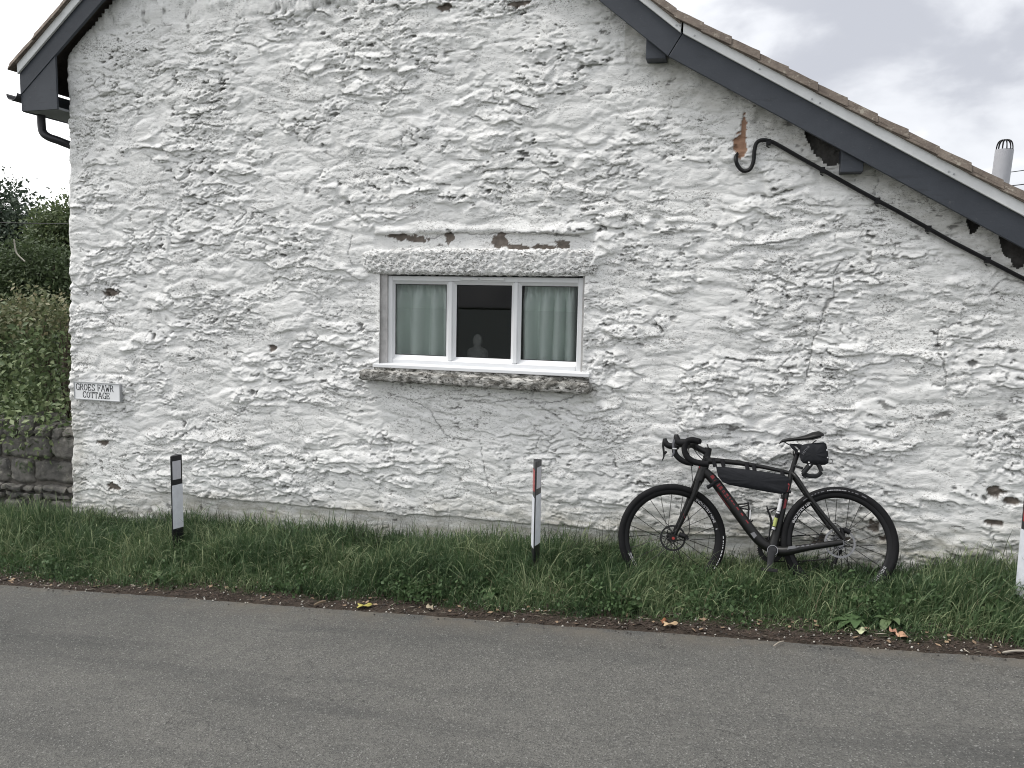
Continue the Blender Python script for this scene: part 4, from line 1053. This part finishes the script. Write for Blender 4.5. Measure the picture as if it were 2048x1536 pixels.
# frame bag: puffed outline
def puff(name, pts, m, parent, th=.03, rings=(1, .985, .93, .8, .5), puffy=.55, seed=0):
    C2 = np.mean(np.array(pts, float), 0); P0 = [np.array(p, float) for p in pts]
    dense = []
    for a, b in zip(P0, P0[1:]+P0[:1]):
        for t in np.linspace(0, 1, 7)[:-1]: dense.append(a+(b-a)*t)
    n = len(dense); V = []; Fc = []
    lay = [(.97, -1), (1, -.55), (1, .55)]+[(r, .55+.45*(1-((r)**2.2)*.0-((r-.5)/.5)**2) if r > .5 else 1.0) for r in rings[1:]]
    for (r, o_) in lay:
        for i, d in enumerate(dense):
            q = C2+(d-C2)*r; wr_ = .10*perlin(q[0]*.03+seed, q[1]*.05, 8) if r < .99 else 0
            V.append(B(q[0], q[1], th*(o_+wr_)))
    for l in range(len(lay)-1):
        for i in range(n): Fc.append([l*n+i, l*n+(i+1)%n, (l+1)*n+(i+1)%n, (l+1)*n+i])
    V.append(B(C2[0], C2[1], th)); k0 = len(V)-1
    for i in range(n): Fc.append([(len(lay)-1)*n+i, (len(lay)-1)*n+(i+1)%n, k0])
    V.append(B(C2[0], C2[1], -th)); k1 = len(V)-1
    for i in range(n): Fc.append([(i+1)%n, i, k1])
    # orientation: make the faces look outwards
    return mesh_np(name, V, Fc, m, parent, True)
fb = empty('frame_bag', tuple(B(980, 460, 0)), 'long dark wedge shaped bag strapped under the top tube of the bicycle', 'bag')
puff('pouch', [(742,298),(800,300),(960,318),(1080,335),(1165,348),(1200,362),(1215,385),(1208,440),(1192,468),(1160,474),(1080,462),(1000,447),(900,430),(830,416),(785,398),(755,360)], M_bag, fb, .036)
sb = MB()
for (a, b) in (((722,248),(738,300)), ((782,250),(792,300)), ((938,272),(945,322)), ((985,285),(990,330)), ((1165,325),(1170,360))):
    T(sb, [a, b], 26, .018, 8, .5)
T(sb, [(766,382),(690,432)], 24, .034, 8, .5); T(sb, [(700,424),(684,432)], 26, .034, 8); T(sb, [(1200,455),(1222,460)], 22, .02, 8)
sb.build('strap', mat('strap_webbing', (.010, .010, .012), .8, spec=.3), fb, True)
# saddle bag
sbg = empty('saddle_bag', tuple(B(1370, 285, 0)), 'small boxy black bag hanging behind and under the bicycle saddle', 'bag')
puff('pouch', [(1288,160),(1330,150),(1390,146),(1432,142),(1448,152),(1458,200),(1464,250),(1462,275),(1440,288),(1395,290),(1340,284),(1300,276),(1284,258),(1276,225),(1278,190)], M_bag, sbg, .055, seed=4)
ms_ = MB(); T(ms_, [(1216,155),(1240,180),(1262,200)], [14, 22, 16], .02, 8, .6); T(ms_, [(1262,160),(1290,185)], 24, .03, 8, .6); T(ms_, [(1216,156),(1290,165)], [12, 20], 0, 8); ms_.build('strap', M_bag, sbg, True)
lp = MB(); c_ = B(1474, 264, .02); lp.tube([c_+.013*(cos(a)*EX+sin(a)*EV) for a in np.linspace(-1.9, 1.9, 14)], .002, 6); lp.build('loop', M_black, sbg, True)
MB().add([B(1448,188,.045), B(1457,188,.045), B(1458,196,.045), B(1449,197,.045)], [(3,2,1,0)]).build('reflective_tab', M_whd, sbg)
MB().add([B(1452,236,.05), B(1460,236,.05), B(1461,244,.05), B(1453,244,.05)], [(3,2,1,0)]).build('reflective_tab', M_whd, sbg)
V, Fc = text_mesh('LEZYNE', 19); ca_, sa_ = cos(radians(50)), sin(radians(50)); V2 = [B(1300+p[0]*ca_-p[1]*sa_, 222-(p[0]*sa_+p[1]*ca_), .058) for p in V]
mesh_np('lettering', V2, Fc, M_grd, sbg)
# folded carrier struts below the bag
lk = empty('folding_lock', tuple(B(1350, 360, 0)), 'dark grey folding lock bracket of bars on the seat post below the saddle bag', 'bracket')
l2 = MB(); T(l2, [(1240,292),(1300,310)], 16, .015, 8); T(l2, [(1375,250),(1345,290),(1300,345)], 30, .035, 8, .5); T(l2, [(1378,255),(1405,300),(1418,330)], 28, .03, 8, .5)
T(l2, [(1295,345),(1345,358),(1390,356),(1418,332)], 28, .02, 8, .6); T(l2, [(1292,335),(1320,300),(1345,270)], 16, -.02, 8, .6); T(l2, [(1300,345),(1318,372)], 7, .03, 6); T(l2, [(1290,340),(1308,370)], 7, .0, 6)
l2.build('bars', mat('bracket_grey', (.018, .019, .020), .6, spec=.3), lk, True)
l2 = MB(); 
for q in ((1337, 271), (1342, 287), ): l2.ring(B(q[0], q[1], .05), EN, [(0, .001), (.005, .001), (.005, -.004)], 8)
l2.build('rivet', M_whd, lk)

# ------------------------------------------------------------------ garden wall at the left
gwr = empty('garden_wall', (-7.5, .28, -.5), 'low dark rubble stone garden wall under the hedge left of the cottage', 'wall')
k = NT('dark_rubble', .92, .25)
c = k.mix(k.rng(k.noise(5, 6, .7), .35, .65), (.10, .097, .092), (.20, .19, .172))
c = k.mix(k.rng(k.noise(14, 6, .75, off=(3, 3, 0)), .56, .66), c, (.27, .26, .22)); c = k.mix(k.rng(k.noise(8, 6, .7, off=(0, 7, 0)), .56, .68), c, (.04, .06, .03))
M_stone = k.done(c, k.bump(k.noise(35, 7, .7), .8, .012))
M_mort = mat('old_mortar', (.13, .12, .105), .95, var=(15, .4), bump=(30, .8, .02))
rows = [(-.62,-.40),(-.40,-.24),(-.24,-.17),(-.17,-.10),(-.10,.14),(.14,.36)]
xw = -9.6; cnt = 0
MB().box((-9.8, .16, -.9), (-5.60, .52, .30)).build('wall_core', M_mort, gwr)
special = {4: [(-5.60,-6.22),(-6.23,-6.52)]}
for ri, (z0, z1) in enumerate(rows):
    x = -5.60-random.uniform(0, .1)*(ri % 2); j = 0
    while x > xw:
        big = (z1-z0) > .15
        w = random.uniform(.20, .44) if big else random.uniform(.10, .30)
        if ri in special and j < len(special[ri]): w = special[ri][j][0]-special[ri][j][1]
        j += 1; xa = x-w; cnt += 1
        slope_ = .056*((x+xa)/2+6)
        g = .006+random.random()*.006; yy = .10+random.uniform(-.02, .03)
        rough_block('stone', (xa+g, yy, z0+slope_+g+random.uniform(-.008,.008)), (x-g, .30, z1+slope_-g+random.uniform(-.012,.012)), M_stone, gwr, .016, .06 if xa < -7 else .02, cnt, 11, False)
        x = xa
x = -5.66
while x > xw:                                            # coping stones on edge, uneven
    w = random.uniform(.10, .22); cnt += 1
    rough_block('stone', (x-w+.012, .08, .33+.056*(x+6)), (x-.012, .50, .33+.056*(x+6)+random.uniform(.08, .2)), M_stone, gwr, .028, .05 if x < -7 else .025, cnt, 9, False)
    x -= w

# ------------------------------------------------------------------ foliage
def leaves(name, centres, n, size, m, parent=None, aspect=.55, shell=.5, flat=.3, tint=(0, 1), seed=1, hang=.2, clump=None, reg=None):
    """leaf faces (two bent quads each) spread through ellipsoids; centres = [(x,y,z,rx,ry,rz)]"""
    r = np.random.default_rng(seed); C = np.array(centres, float); vol = C[:,3]*C[:,4]*C[:,5]; pk = r.choice(len(C), n, p=vol**.75/(vol**.75).sum())
    if clump:   # gather into small sprays
        nc = max(1, n//clump); ck_ = r.choice(len(C), nc, p=vol**.75/(vol**.75).sum()); d = r.normal(size=(nc, 3)); d /= np.linalg.norm(d, axis=1)[:, None]
        rad = 1-shell*r.random(nc)**1.6; ctr = C[ck_, :3]+d*C[ck_, 3:]*rad[:, None]; id_ = r.integers(0, nc, n)
        P = ctr[id_]+r.normal(size=(n, 3))*size*1.9; dirn = d[id_]; tb_ = r.random(nc)[id_]
    else:
        d = r.normal(size=(n, 3)); d /= np.linalg.norm(d, axis=1)[:, None]; rad = 1-shell*r.random(n)**1.6
        P = C[pk, :3]+d*C[pk, 3:]*rad[:, None]; dirn = d; tb_ = r.random(n)
    a = r.normal(size=(n, 3)); a[:, 2] -= hang*1.5; a += dirn*.7; a /= np.linalg.norm(a, axis=1)[:, None]
    up = dirn*.6+r.normal(size=(n, 3))*.7+np.array((0, 0, .8)); b = np.cross(a, up); b /= np.linalg.norm(b, axis=1)[:, None]+1e-9
    nn = np.cross(b, a); s = size*(.55+.9*r.random(n))[:, None]; w = s*aspect
    v0 = P; v1 = P+a*s*.45+b*w*.5+nn*s*.10; v2 = P+a*s; v3 = P+a*s*.45-b*w*.5+nn*s*.10; vm = P+a*s*.5
    V = np.stack([v0, v1, v2, v3, vm], 1).reshape(-1, 3); i = np.arange(n)[:, None]*5
    Fc = np.concatenate([i+np.array([[0, 1, 2, 4]]), i+np.array([[0, 4, 2, 3]])])
    tt = np.clip(tint[0]+(tint[1]-tint[0])*(.6*tb_+.4*r.random(n)), 0, 1)
    return mesh_np(name, V, Fc, m, parent, False, {'tint': np.repeat(tt, 5)}, True)
def stems(name, base, tips, r0, m, parent, seed=1):
    mb = MB(); q = random.Random(seed)
    for t in tips:
        b = np.array(base(t), float) if callable(base) else np.array(base, float); t = np.array(t, float)
        mid_ = (b+t)/2+np.array((q.uniform(-.1, .1), q.uniform(-.1, .1), .1))*np.linalg.norm(t-b)
        mb.tube(catmull([b, mid_, t], 4), [r0, r0*.9, r0*.8, r0*.7, r0*.6, r0*.5, r0*.4, r0*.3, r0*.2], 6)
    return mb.build(name, m, parent, True)
def ell(px, py, Y, rx, ry, rz): p = on_y(px, py, Y); return (p[0], Y, p[2], rx, ry, rz)
# hedge plants on the wall
h1 = empty('hedge_shrub', (-6.5, .75, .3), 'dense green hawthorn hedge shrub on top of the stone wall beside the cottage', 'hedge')
cs1 = [ell(30,760,.65,.42,.35,.30), ell(95,700,.6,.30,.3,.30), ell(-40,700,.7,.5,.4,.45), ell(100,790,.45,.24,.25,.22), ell(50,835,.26,.35,.2,.15), ell(-20,830,.3,.35,.22,.16), ell(112,850,.14,.16,.16,.14), ell(60,865,.12,.16,.12,.10), ell(-160,740,.8,.6,.45,.5), ell(-320,740,.8,.7,.45,.5), ell(-520,730,.8,.8,.45,.5)]
leaves('foliage', cs1, 15000, .056, M_hedge, h1, seed=3, clump=14, shell=.9)
stems('stems', lambda t: (t[0]*.3-6.6*.7, .7, .2), [c[:3] for c in cs1], .02, M_bark, h1)
h2 = empty('rose_shrub', (-6.4, .9, .3), 'straggly reddish rose shrub rising above the hedge left of the cottage', 'shrub')
cs2 = [ell(35,640,.75,.35,.3,.20), ell(85,640,.7,.28,.25,.2), ell(-20,655,.85,.4,.3,.24), ell(110,625,.62,.13,.15,.08), ell(-140,650,.9,.5,.3,.28)]
leaves('foliage', cs2, 6500, .046, M_rose, h2, seed=5, clump=7, shell=.8, tint=(0, 1))
tips = [tuple(on_y(x, y, .55)) for x, y in ((150,612),(60,700),(110,740),(20,760),(90,660),(140,622),(95,612),(60,618),(165,610),(120,640),(20,630))]
stems('stems', (-6.45, .8, .3), tips, .010, M_bark, h2, 4)
# trees beyond
def tree(name, label, base, trunk_h, cs, n, size, m, seed, tint=(0, 1), group='trees behind the hedge', clump=10, shell=.7):
    root = empty(name, base, label, 'tree', group)
    mb = MB(); b = np.array(base, float); top = b+[0, 0, trunk_h]
    mb.tube(catmull([b-[0, 0, .3], b+[.05, 0, trunk_h*.5], top], 4), [.20, .19, .18, .17, .16, .15, .14, .13, .12], 8); q = random.Random(seed)
    for c_ in cs: mb.tube(catmull([top-[0, 0, q.uniform(0, trunk_h*.5)], (top+np.array(c_[:3]))/2+[q.uniform(-.2, .2), 0, .1], c_[:3]], 4), [.09, .085, .08, .07, .06, .05, .04, .03, .02], 6)
    mb.build('trunk', M_bark, root, True); leaves('crown', cs, n, size, m, root, seed=seed, clump=clump, shell=shell, tint=tint)
    return root
def gz(x, y): return float(ground_z(x, y))
def cl_(lst, Y, k_=1.0): return [ell(a, b, Y+dy, r1, r1, r2) for a, b, dy, r1, r2 in lst]
p = on_y(20, 500, 6)
tree('broadleaf_tree', 'tall dark bushy tree at the far left edge against the sky', (p[0], 6.5, gz(p[0], 6.5)), 2.0,
     cl_([(10,470,0,.95,.75),(-60,440,0,.9,.7),(60,475,.3,.6,.5),(28,425,.2,.40,.32),(75,450,.2,.35,.22),(-10,400,0,.5,.4),(45,560,0,1.0,.9),(-40,560,0,1.2,1.1),(-170,480,0,1.5,1.3),(-300,520,0,1.7,1.4),(85,560,0,.7,.6),(20,640,0,1.2,.9)], 6), 42000, .085, M_tree, 11, (0, .8))
p = on_y(110, 500, 5)
tree('hedgerow_tree', 'light olive green tree just left of the cottage corner, below the wire', (p[0], 5.2, gz(p[0], 5.2)), 1.4,
     cl_([(112,465,0,.40,.35),(135,450,0,.38,.25),(90,470,.2,.35,.22),(150,480,.4,.6,.45),(190,470,.5,.7,.6),(120,510,.4,.5,.4)], 5), 15000, .065, M_tree2, 12, (.1, .9))
p = on_y(60, 560, 4)
tree('elder_tree', 'young dark green tree in front, with a pale arching twig', (p[0], 4.2, gz(p[0], 4.2)), 1.0,
     cl_([(60,560,0,.55,.5),(20,540,0,.5,.4),(100,585,0,.42,.38),(130,560,.3,.4,.4),(70,520,.2,.28,.25),(0,600,0,.6,.5),(110,530,0,.22,.2),(40,610,0,.7,.4),(-60,600,0,.7,.6)], 4), 22000, .06, M_tree2, 13, (0, .42))
p0, p1, p2 = on_y(28, 478, 3.4), on_y(33, 505, 3.4), on_y(50, 523, 3.4)
o = MB().tube(catmull([p0, p1, p2], 6), .010, 6).build('twig', mat('pale_twig', (.35, .33, .28), .8), None, True); settle(o); tag(o, 'pale bare arching twig hanging in the dark tree at far left', 'twig')
# far wood closing the view
cs = [ (x, 30+4*sin(x), gz(x, 30)+1.8, 5, 3, 2.4+1.0*sin(x*1.3)) for x in np.arange(-90, -20, 5.5)]
o = leaves('distant_wood', cs, 16000, .35, M_tree, None, seed=21, clump=12, shell=.6, tint=(0, .7)); tag(o, kind='stuff')

# ------------------------------------------------------------------ verge grass
def blades(name, n, seed, region, hfun, m, wid=.0042, lean=(.5, .0), tint=(0, .8), spread=.62):
    r = np.random.default_rng(seed); x = r.uniform(region[0], region[1], n*2); y = r.uniform(region[2], region[3], n*2)
    ey = edge_y(x); dens = smooth((y-ey-.05-.10*fbm(x*3, y*3, 3, 8))/.14)*(.45+.9*smooth((fbm(x*2.2, y*2.2, 3, 33)+.25)/.5))
    kp = r.random(n*2) < dens*.8; x = x[kp][:n]; y = y[kp][:n]; n = len(x)
    z = ground_z(x, y)-.01; hh = hfun(x, y)*(.45+.75*r.random(n))
    ang_ = r.uniform(0, 2*pi, n); wind = 1.5*fbm(x*1.1, y*1.4, 2, 44)
    dx = np.cos(ang_)*spread+.25*wind+lean[0]*.3; dy = np.sin(ang_)*spread-.25
    ln = r.uniform(.25, 1.25, n)
    side = np.stack([-np.sin(ang_+r.normal(0, .6, n)), np.cos(ang_+.3), np.zeros(n)], 1); w = wid*(.6+.9*r.random(n))
    V = []; ts = (0, .35, .7, 1)
    for t in ts[:-1]:
        c_ = np.stack([x+dx*ln*hh*t**1.7, y+dy*ln*hh*t**1.7, z+hh*(t-.32*ln*t*t)], 1); ww = (w*(1-t*.55))[:, None]
        V += [c_-side*ww*.5, c_+side*ww*.5]
    V.append(np.stack([x+dx*ln*hh, y+dy*ln*hh, z+hh*(1-.42*ln)], 1))
    V = np.stack(V, 1).reshape(-1, 3); i = (np.arange(n)*7)[:, None]
    Fc = np.concatenate([i+np.array([[0,1,3,2]]), i+np.array([[2,3,5,4]]), i+np.array([[4,5,6,6]])])
    tri = i+np.array([[4,5,6]])
    me_f = [list(f) for f in ()]
    tt = np.clip(tint[0]+(tint[1]-tint[0])*(.45*r.random(n)+.55*smooth((fbm(x*1.7, y*1.7, 3, 55)+.4)/.8)), 0, 1); dry = r.random(n) < .05; tt[dry] = .85+.15*r.random(dry.sum())
    q = np.concatenate([i+np.array([[0,1,3,2]]), i+np.array([[2,3,5,4]])])
    # quads as two triangles so that every face has three corners
    T3 = np.concatenate([q[:, [0,1,2]], q[:, [0,2,3]], tri])
    return mesh_np(name, V, T3, m, None, True, {'tint': np.repeat(tt, 7)}, True)
def hf(x, y):
    e_ = smooth((y+1.14)/.55)
    return (1-.38*smooth((x+.75)/.4)*smooth((1.35-x)/.5))*(.08+.18*e_)*(1+.45*fbm(x*1.3, y*1.3, 3, 66))*(1-.25*smooth((y+.12)/.12)) + .03*smooth((-4.6-x)/1.0)*e_
g = blades('grass', 92000, 31, (-8.2, 3.4, -1.18, .02), hf, M_grass); tag(g, kind='stuff')
g = blades('grass', 9000, 32, (-9.5, -5.6, -.3, .12), hf, M_grass); tag(g, kind='stuff')
g = blades('long_grass', 9000, 35, (-8.2, 3.4, -1.05, -.02), lambda x, y: 1.25*hf(x, y), M_grass, wid=.0062, tint=(.45, 1.0), spread=.85); tag(g, kind='stuff')
def hs(x, y): return .30+.06*fbm(x*4, y*4, 2, 3)
g = blades('grass_stalks', 2600, 33, (-8.0, 3.2, -.35, -.01), lambda x, y: .36*(1-.3*smooth((x+.75)/.4)*smooth((1.35-x)/.5)), mat('dark_stalk', (.035, .042, .022), .8), wid=.0032, spread=.5); tag(g, kind='stuff')
g = blades('dry_grass_stalks', 500, 34, (-8.0, 3.2, -1.0, -.02), lambda x, y: .22+0*x, M_straw, wid=.0028, spread=.8); tag(g, kind='stuff')
# clover-like low weeds spread through the grass
cw = []
rr = random.Random(4)
for i in range(150):
    x = rr.uniform(-6.8, 3.0); y = rr.uniform(-1.08, -.45); cw.append((x, y, gz(x, y)+.04, rr.uniform(.05, .14), .06, rr.uniform(.02, .05)))
o = leaves('low_weeds', cw, 9000, .022, M_weed, None, aspect=.8, seed=41, clump=5, shell=1.0, tint=(0, .7), hang=-.6); tag(o, kind='stuff')
# broad-leaved weeds one can tell apart
def big_leaf(mb, base, az, el, L, Wd, droop=.5):
    d = np.array((cos(az)*cos(el), sin(az)*cos(el), sin(el))); sd_ = np.array((-sin(az), cos(az), 0)); n = 6; V = []
    for i in range(n+1):
        t = i/n; c_ = np.array(base)+d*L*t-np.array((0, 0, 1))*droop*L*t*t; w = Wd*(sin(pi*min(1, t*.92+.06))**.8) if t > .12 else Wd*.12
        V += [c_-sd_*w/2+[0, 0, w*.12], c_, c_+sd_*w/2+[0, 0, w*.12]]
    mb.add(V, [[i*3, i*3+1, i*3+4, i*3+3] for i in range(n)]+[[i*3+1, i*3+2, i*3+5, i*3+4] for i in range(n)])
def weed(px, py, Y, nL, L, Wd, label, seed, m=M_weed, tint=.5, up=.7, group=None, cat='weed', name='weed_plant'):
    q = random.Random(seed); p = on_y(px, py, Y); z = gz(p[0], Y); root = empty(name, (p[0], Y, z), label, cat, group)
    for i in range(nL):
        mb = MB(); big_leaf(mb, (p[0]+q.uniform(-.015, .015), Y+q.uniform(-.015, .015), z+.02), 2*pi*i/nL+q.uniform(-.3, .3), q.uniform(.3, up+.3), L*q.uniform(.7, 1.15), Wd*q.uniform(.8, 1.15), q.uniform(.35, .8))
        V = np.array(mb.v); mesh_np('leaf', V, mb.f, m, root, True, {'tint': np.full(len(V), tint+q.uniform(-.15, .15))})
    return root
weed(1705, 1262, -.98, 8, .13, .055, 'broad leaved plantain weed by the road edge below the rear wheel', 1, up=.6)
weed(1778, 1238, -.95, 6, .11, .05, 'pale broad leaved weed right of the plantain at the grass edge', 2, tint=.8, up=.6)
weed(1725, 1206, -.72, 4, .11, .06, 'single pale round weed leaf cluster in the grass below the rear wheel', 3, tint=.85, up=.9)
weed(1962, 1190, -.55, 9, .15, .06, 'leafy dock plant in the long grass beside the right marker post', 4, tint=.55, up=1.0)
weed(1985, 1245, -.75, 7, .12, .045, 'small bright leafy weed below the dock plant at the right', 5, tint=.6, up=.8)
weed(820, 1180, -.95, 7, .15, .05, 'curly pale dock leaves near the road edge below the window', 6, tint=.7, up=.9)
weed(985, 1190, -.92, 9, .13, .055, 'bluish green broad leaved weed left of the middle marker post', 7, tint=.3, up=.7)
weed(1270, 1235, -1.0, 8, .10, .04, 'small leafy weed at the road edge under the front wheel', 8, tint=.5, up=.7)
weed(318, 1160, -1.0, 7, .11, .045, 'pale rosette weed at the road edge below the left marker post', 9, tint=.65, up=.6)
weed(185, 1135, -.85, 14, .16, .035, 'bushy nettle like weed clump in the grass left of the left marker post', 10, tint=.45, up=1.2)
weed(90, 1035, -.1, 8, .16, .09, 'broad dark dock leaves against the foot of the garden wall', 11, tint=.2, up=1.1)
# leaf litter, chips and stones on the soil strip
def litter(name, n, seed, m, size, aspect, y0, y1, thick=0, dz=.004):
    r = np.random.default_rng(seed); x = r.uniform(-7.5, 3.2, n); ey = edge_y(x); y = ey+y0+(y1-y0)*r.random(n)**1.0
    z = np.where(y < ey, ground_z(x, -1.2+0*x), ground_z(x, y)+.018*fbm(x*2.5, y*2.5, 3, 5))+dz
    a = r.uniform(0, 2*pi, n); s = size*(.4+1.1*r.random(n)); w = s*aspect*(.6+.8*r.random(n))
    d = np.stack([np.cos(a), np.sin(a), r.normal(0, .15, n)], 1)*s[:, None]; e2 = np.stack([-np.sin(a), np.cos(a), r.normal(0, .3, n)], 1)*w[:, None]; c_ = np.stack([x, y, z], 1)
    up = np.array((0, 0, 1))*(w*thick)[:, None]
    if thick:
        V = np.stack([c_-d, c_-e2, c_+d, c_+e2, c_+up, c_-up*.3], 1).reshape(-1, 3); i = np.arange(n)[:, None]*6
        Fc = np.concatenate([i+np.array([q]) for q in ([0,1,4],[1,2,4],[2,3,4],[3,0,4],[1,0,5],[2,1,5],[3,2,5],[0,3,5])])
    else:
        V = np.stack([c_-d, c_-e2, c_+d, c_+e2], 1).reshape(-1, 3); i = np.arange(n)[:, None]*4; Fc = i+np.array([[0,1,2,3]])
    return tag(mesh_np(name, V, Fc, m, None, False, None, True), kind='stuff')
litter('leaf_litter', 9000, 51, mat('leaf_mould', (.045, .032, .024), .9, var=(25, .5)), .012, .45, -.015, .30)
litter('pine_needle_litter', 5000, 52, mat('red_brown_needles', (.07, .046, .036), .85, var=(20, .4)), .022, .06, -.01, .24)
litter('dry_stem_litter', 420, 53, mat('pale_stems', (.34, .31, .25), .85), .022, .07, -.02, .30, dz=.010)
litter('pale_grit', 520, 54, mat('pale_stone_chips', (.42, .40, .36), .85, var=(30, .3)), .0065, .8, -.06, .20, .9)
litter('dark_grit', 900, 55, mat('dark_grit', (.06, .055, .05), .9), .005, .8, -.10, .12, .9)
litter('road_grit', 260, 56, mat('road_grit', (.22, .21, .19), .9), .004, .8, -2.6, -.1, .8)
litter('dead_leaf_scraps', 260, 57, mat('tan_leaf_scraps', (.24, .17, .11), .85, var=(20, .3)), .014, .6, -.01, .26, dz=.009)
def fallen(px, py, L, Wd, col, label, az, lob=0):
    d = ray(px, py); zg = 0
    for _ in range(20):
        t = (zg-CAM[2])/d[2]; P = CAM+d*t; zg = gz(P[0], max(P[1], -1.2))+.012
    a = np.array((cos(az), sin(az), .10)); s = np.array((-sin(az), cos(az), 0)); V = [P+[0,0,.004]]; n = 18
    for i in range(n):
        t = 2*pi*i/n; rr_ = 1+lob*(.5*cos(t*5)); q = P+a*L/2*cos(t)*rr_+s*Wd/2*sin(t)*rr_+np.array((0,0,.010+.008*sin(3*t))); V.append(q)
    Fc = [[0, i+1, (i+1) % n+1] for i in range(n)]
    o = mesh_np('fallen_leaf', V, Fc, mat('leaf_'+label.split()[0], col, .7, var=(30, .2)), None, True); so_ = o.modifiers.new('t', 'SOLIDIFY'); so_.thickness = .0012
    settle(o); return tag(o, label, 'leaf')
fallen(728, 1213, .085, .05, (.40, .36, .09), 'yellow fallen leaf at the road edge below the window', .3, .5)
fallen(1340, 1250, .075, .045, (.46, .33, .20), 'tan fallen leaf on the road edge below the front wheel', .2, .4)
fallen(1802, 1272, .065, .05, (.45, .27, .17), 'orange brown curled fallen leaf right of the plantain', 2.6, .35)
fallen(1786, 1264, .06, .03, (.36, .19, .13), 'reddish folded leaf touching the orange brown leaf', 1.9, .3)
fallen(1722, 1264, .06, .05, (.42, .45, .28), 'pale green fallen leaf just below the plantain', .9, .2)
fallen(860, 1216, .06, .04, (.33, .28, .20), 'crumpled dull brown leaf at the road edge right of the yellow leaf', 2.2, .4)
fallen(1327, 1244, .045, .03, (.22, .09, .04), 'small rusty leaf behind the tan leaf at the road edge', 1.1, .3)
def stick(pa_, pb_, r, col, label):
    P = []
    for (px, py) in (pa_, pb_):
        d = ray(px, py); zg = 0
        for _ in range(20): Pq = CAM+d*((zg-CAM[2])/d[2]); zg = gz(Pq[0], max(Pq[1], -1.2))+.014
        P.append(Pq)
    m_ = (P[0]+P[1])/2+[0, .006, .004]
    o = MB().tube(catmull([P[0], m_, P[1]], 4), [r*.6]+[r]*7+[r*.5], 6).build('stick', mat('stick_'+label.split()[0], col, .8), None, True); settle(o); tag(o, label, 'stick')
stick((2005, 1305), (2060, 1303), .006, (.34, .31, .26), 'pale straight stick on the soil at the right picture edge')
stick((628, 1210), (652, 1202), .008, (.16, .12, .08), 'thick brown stick on the soil below the window, left of the yellow leaf')
stick((1547, 1292), (1568, 1282), .003, (.36, .32, .26), 'thin bent pale straw on the road edge below the crank')
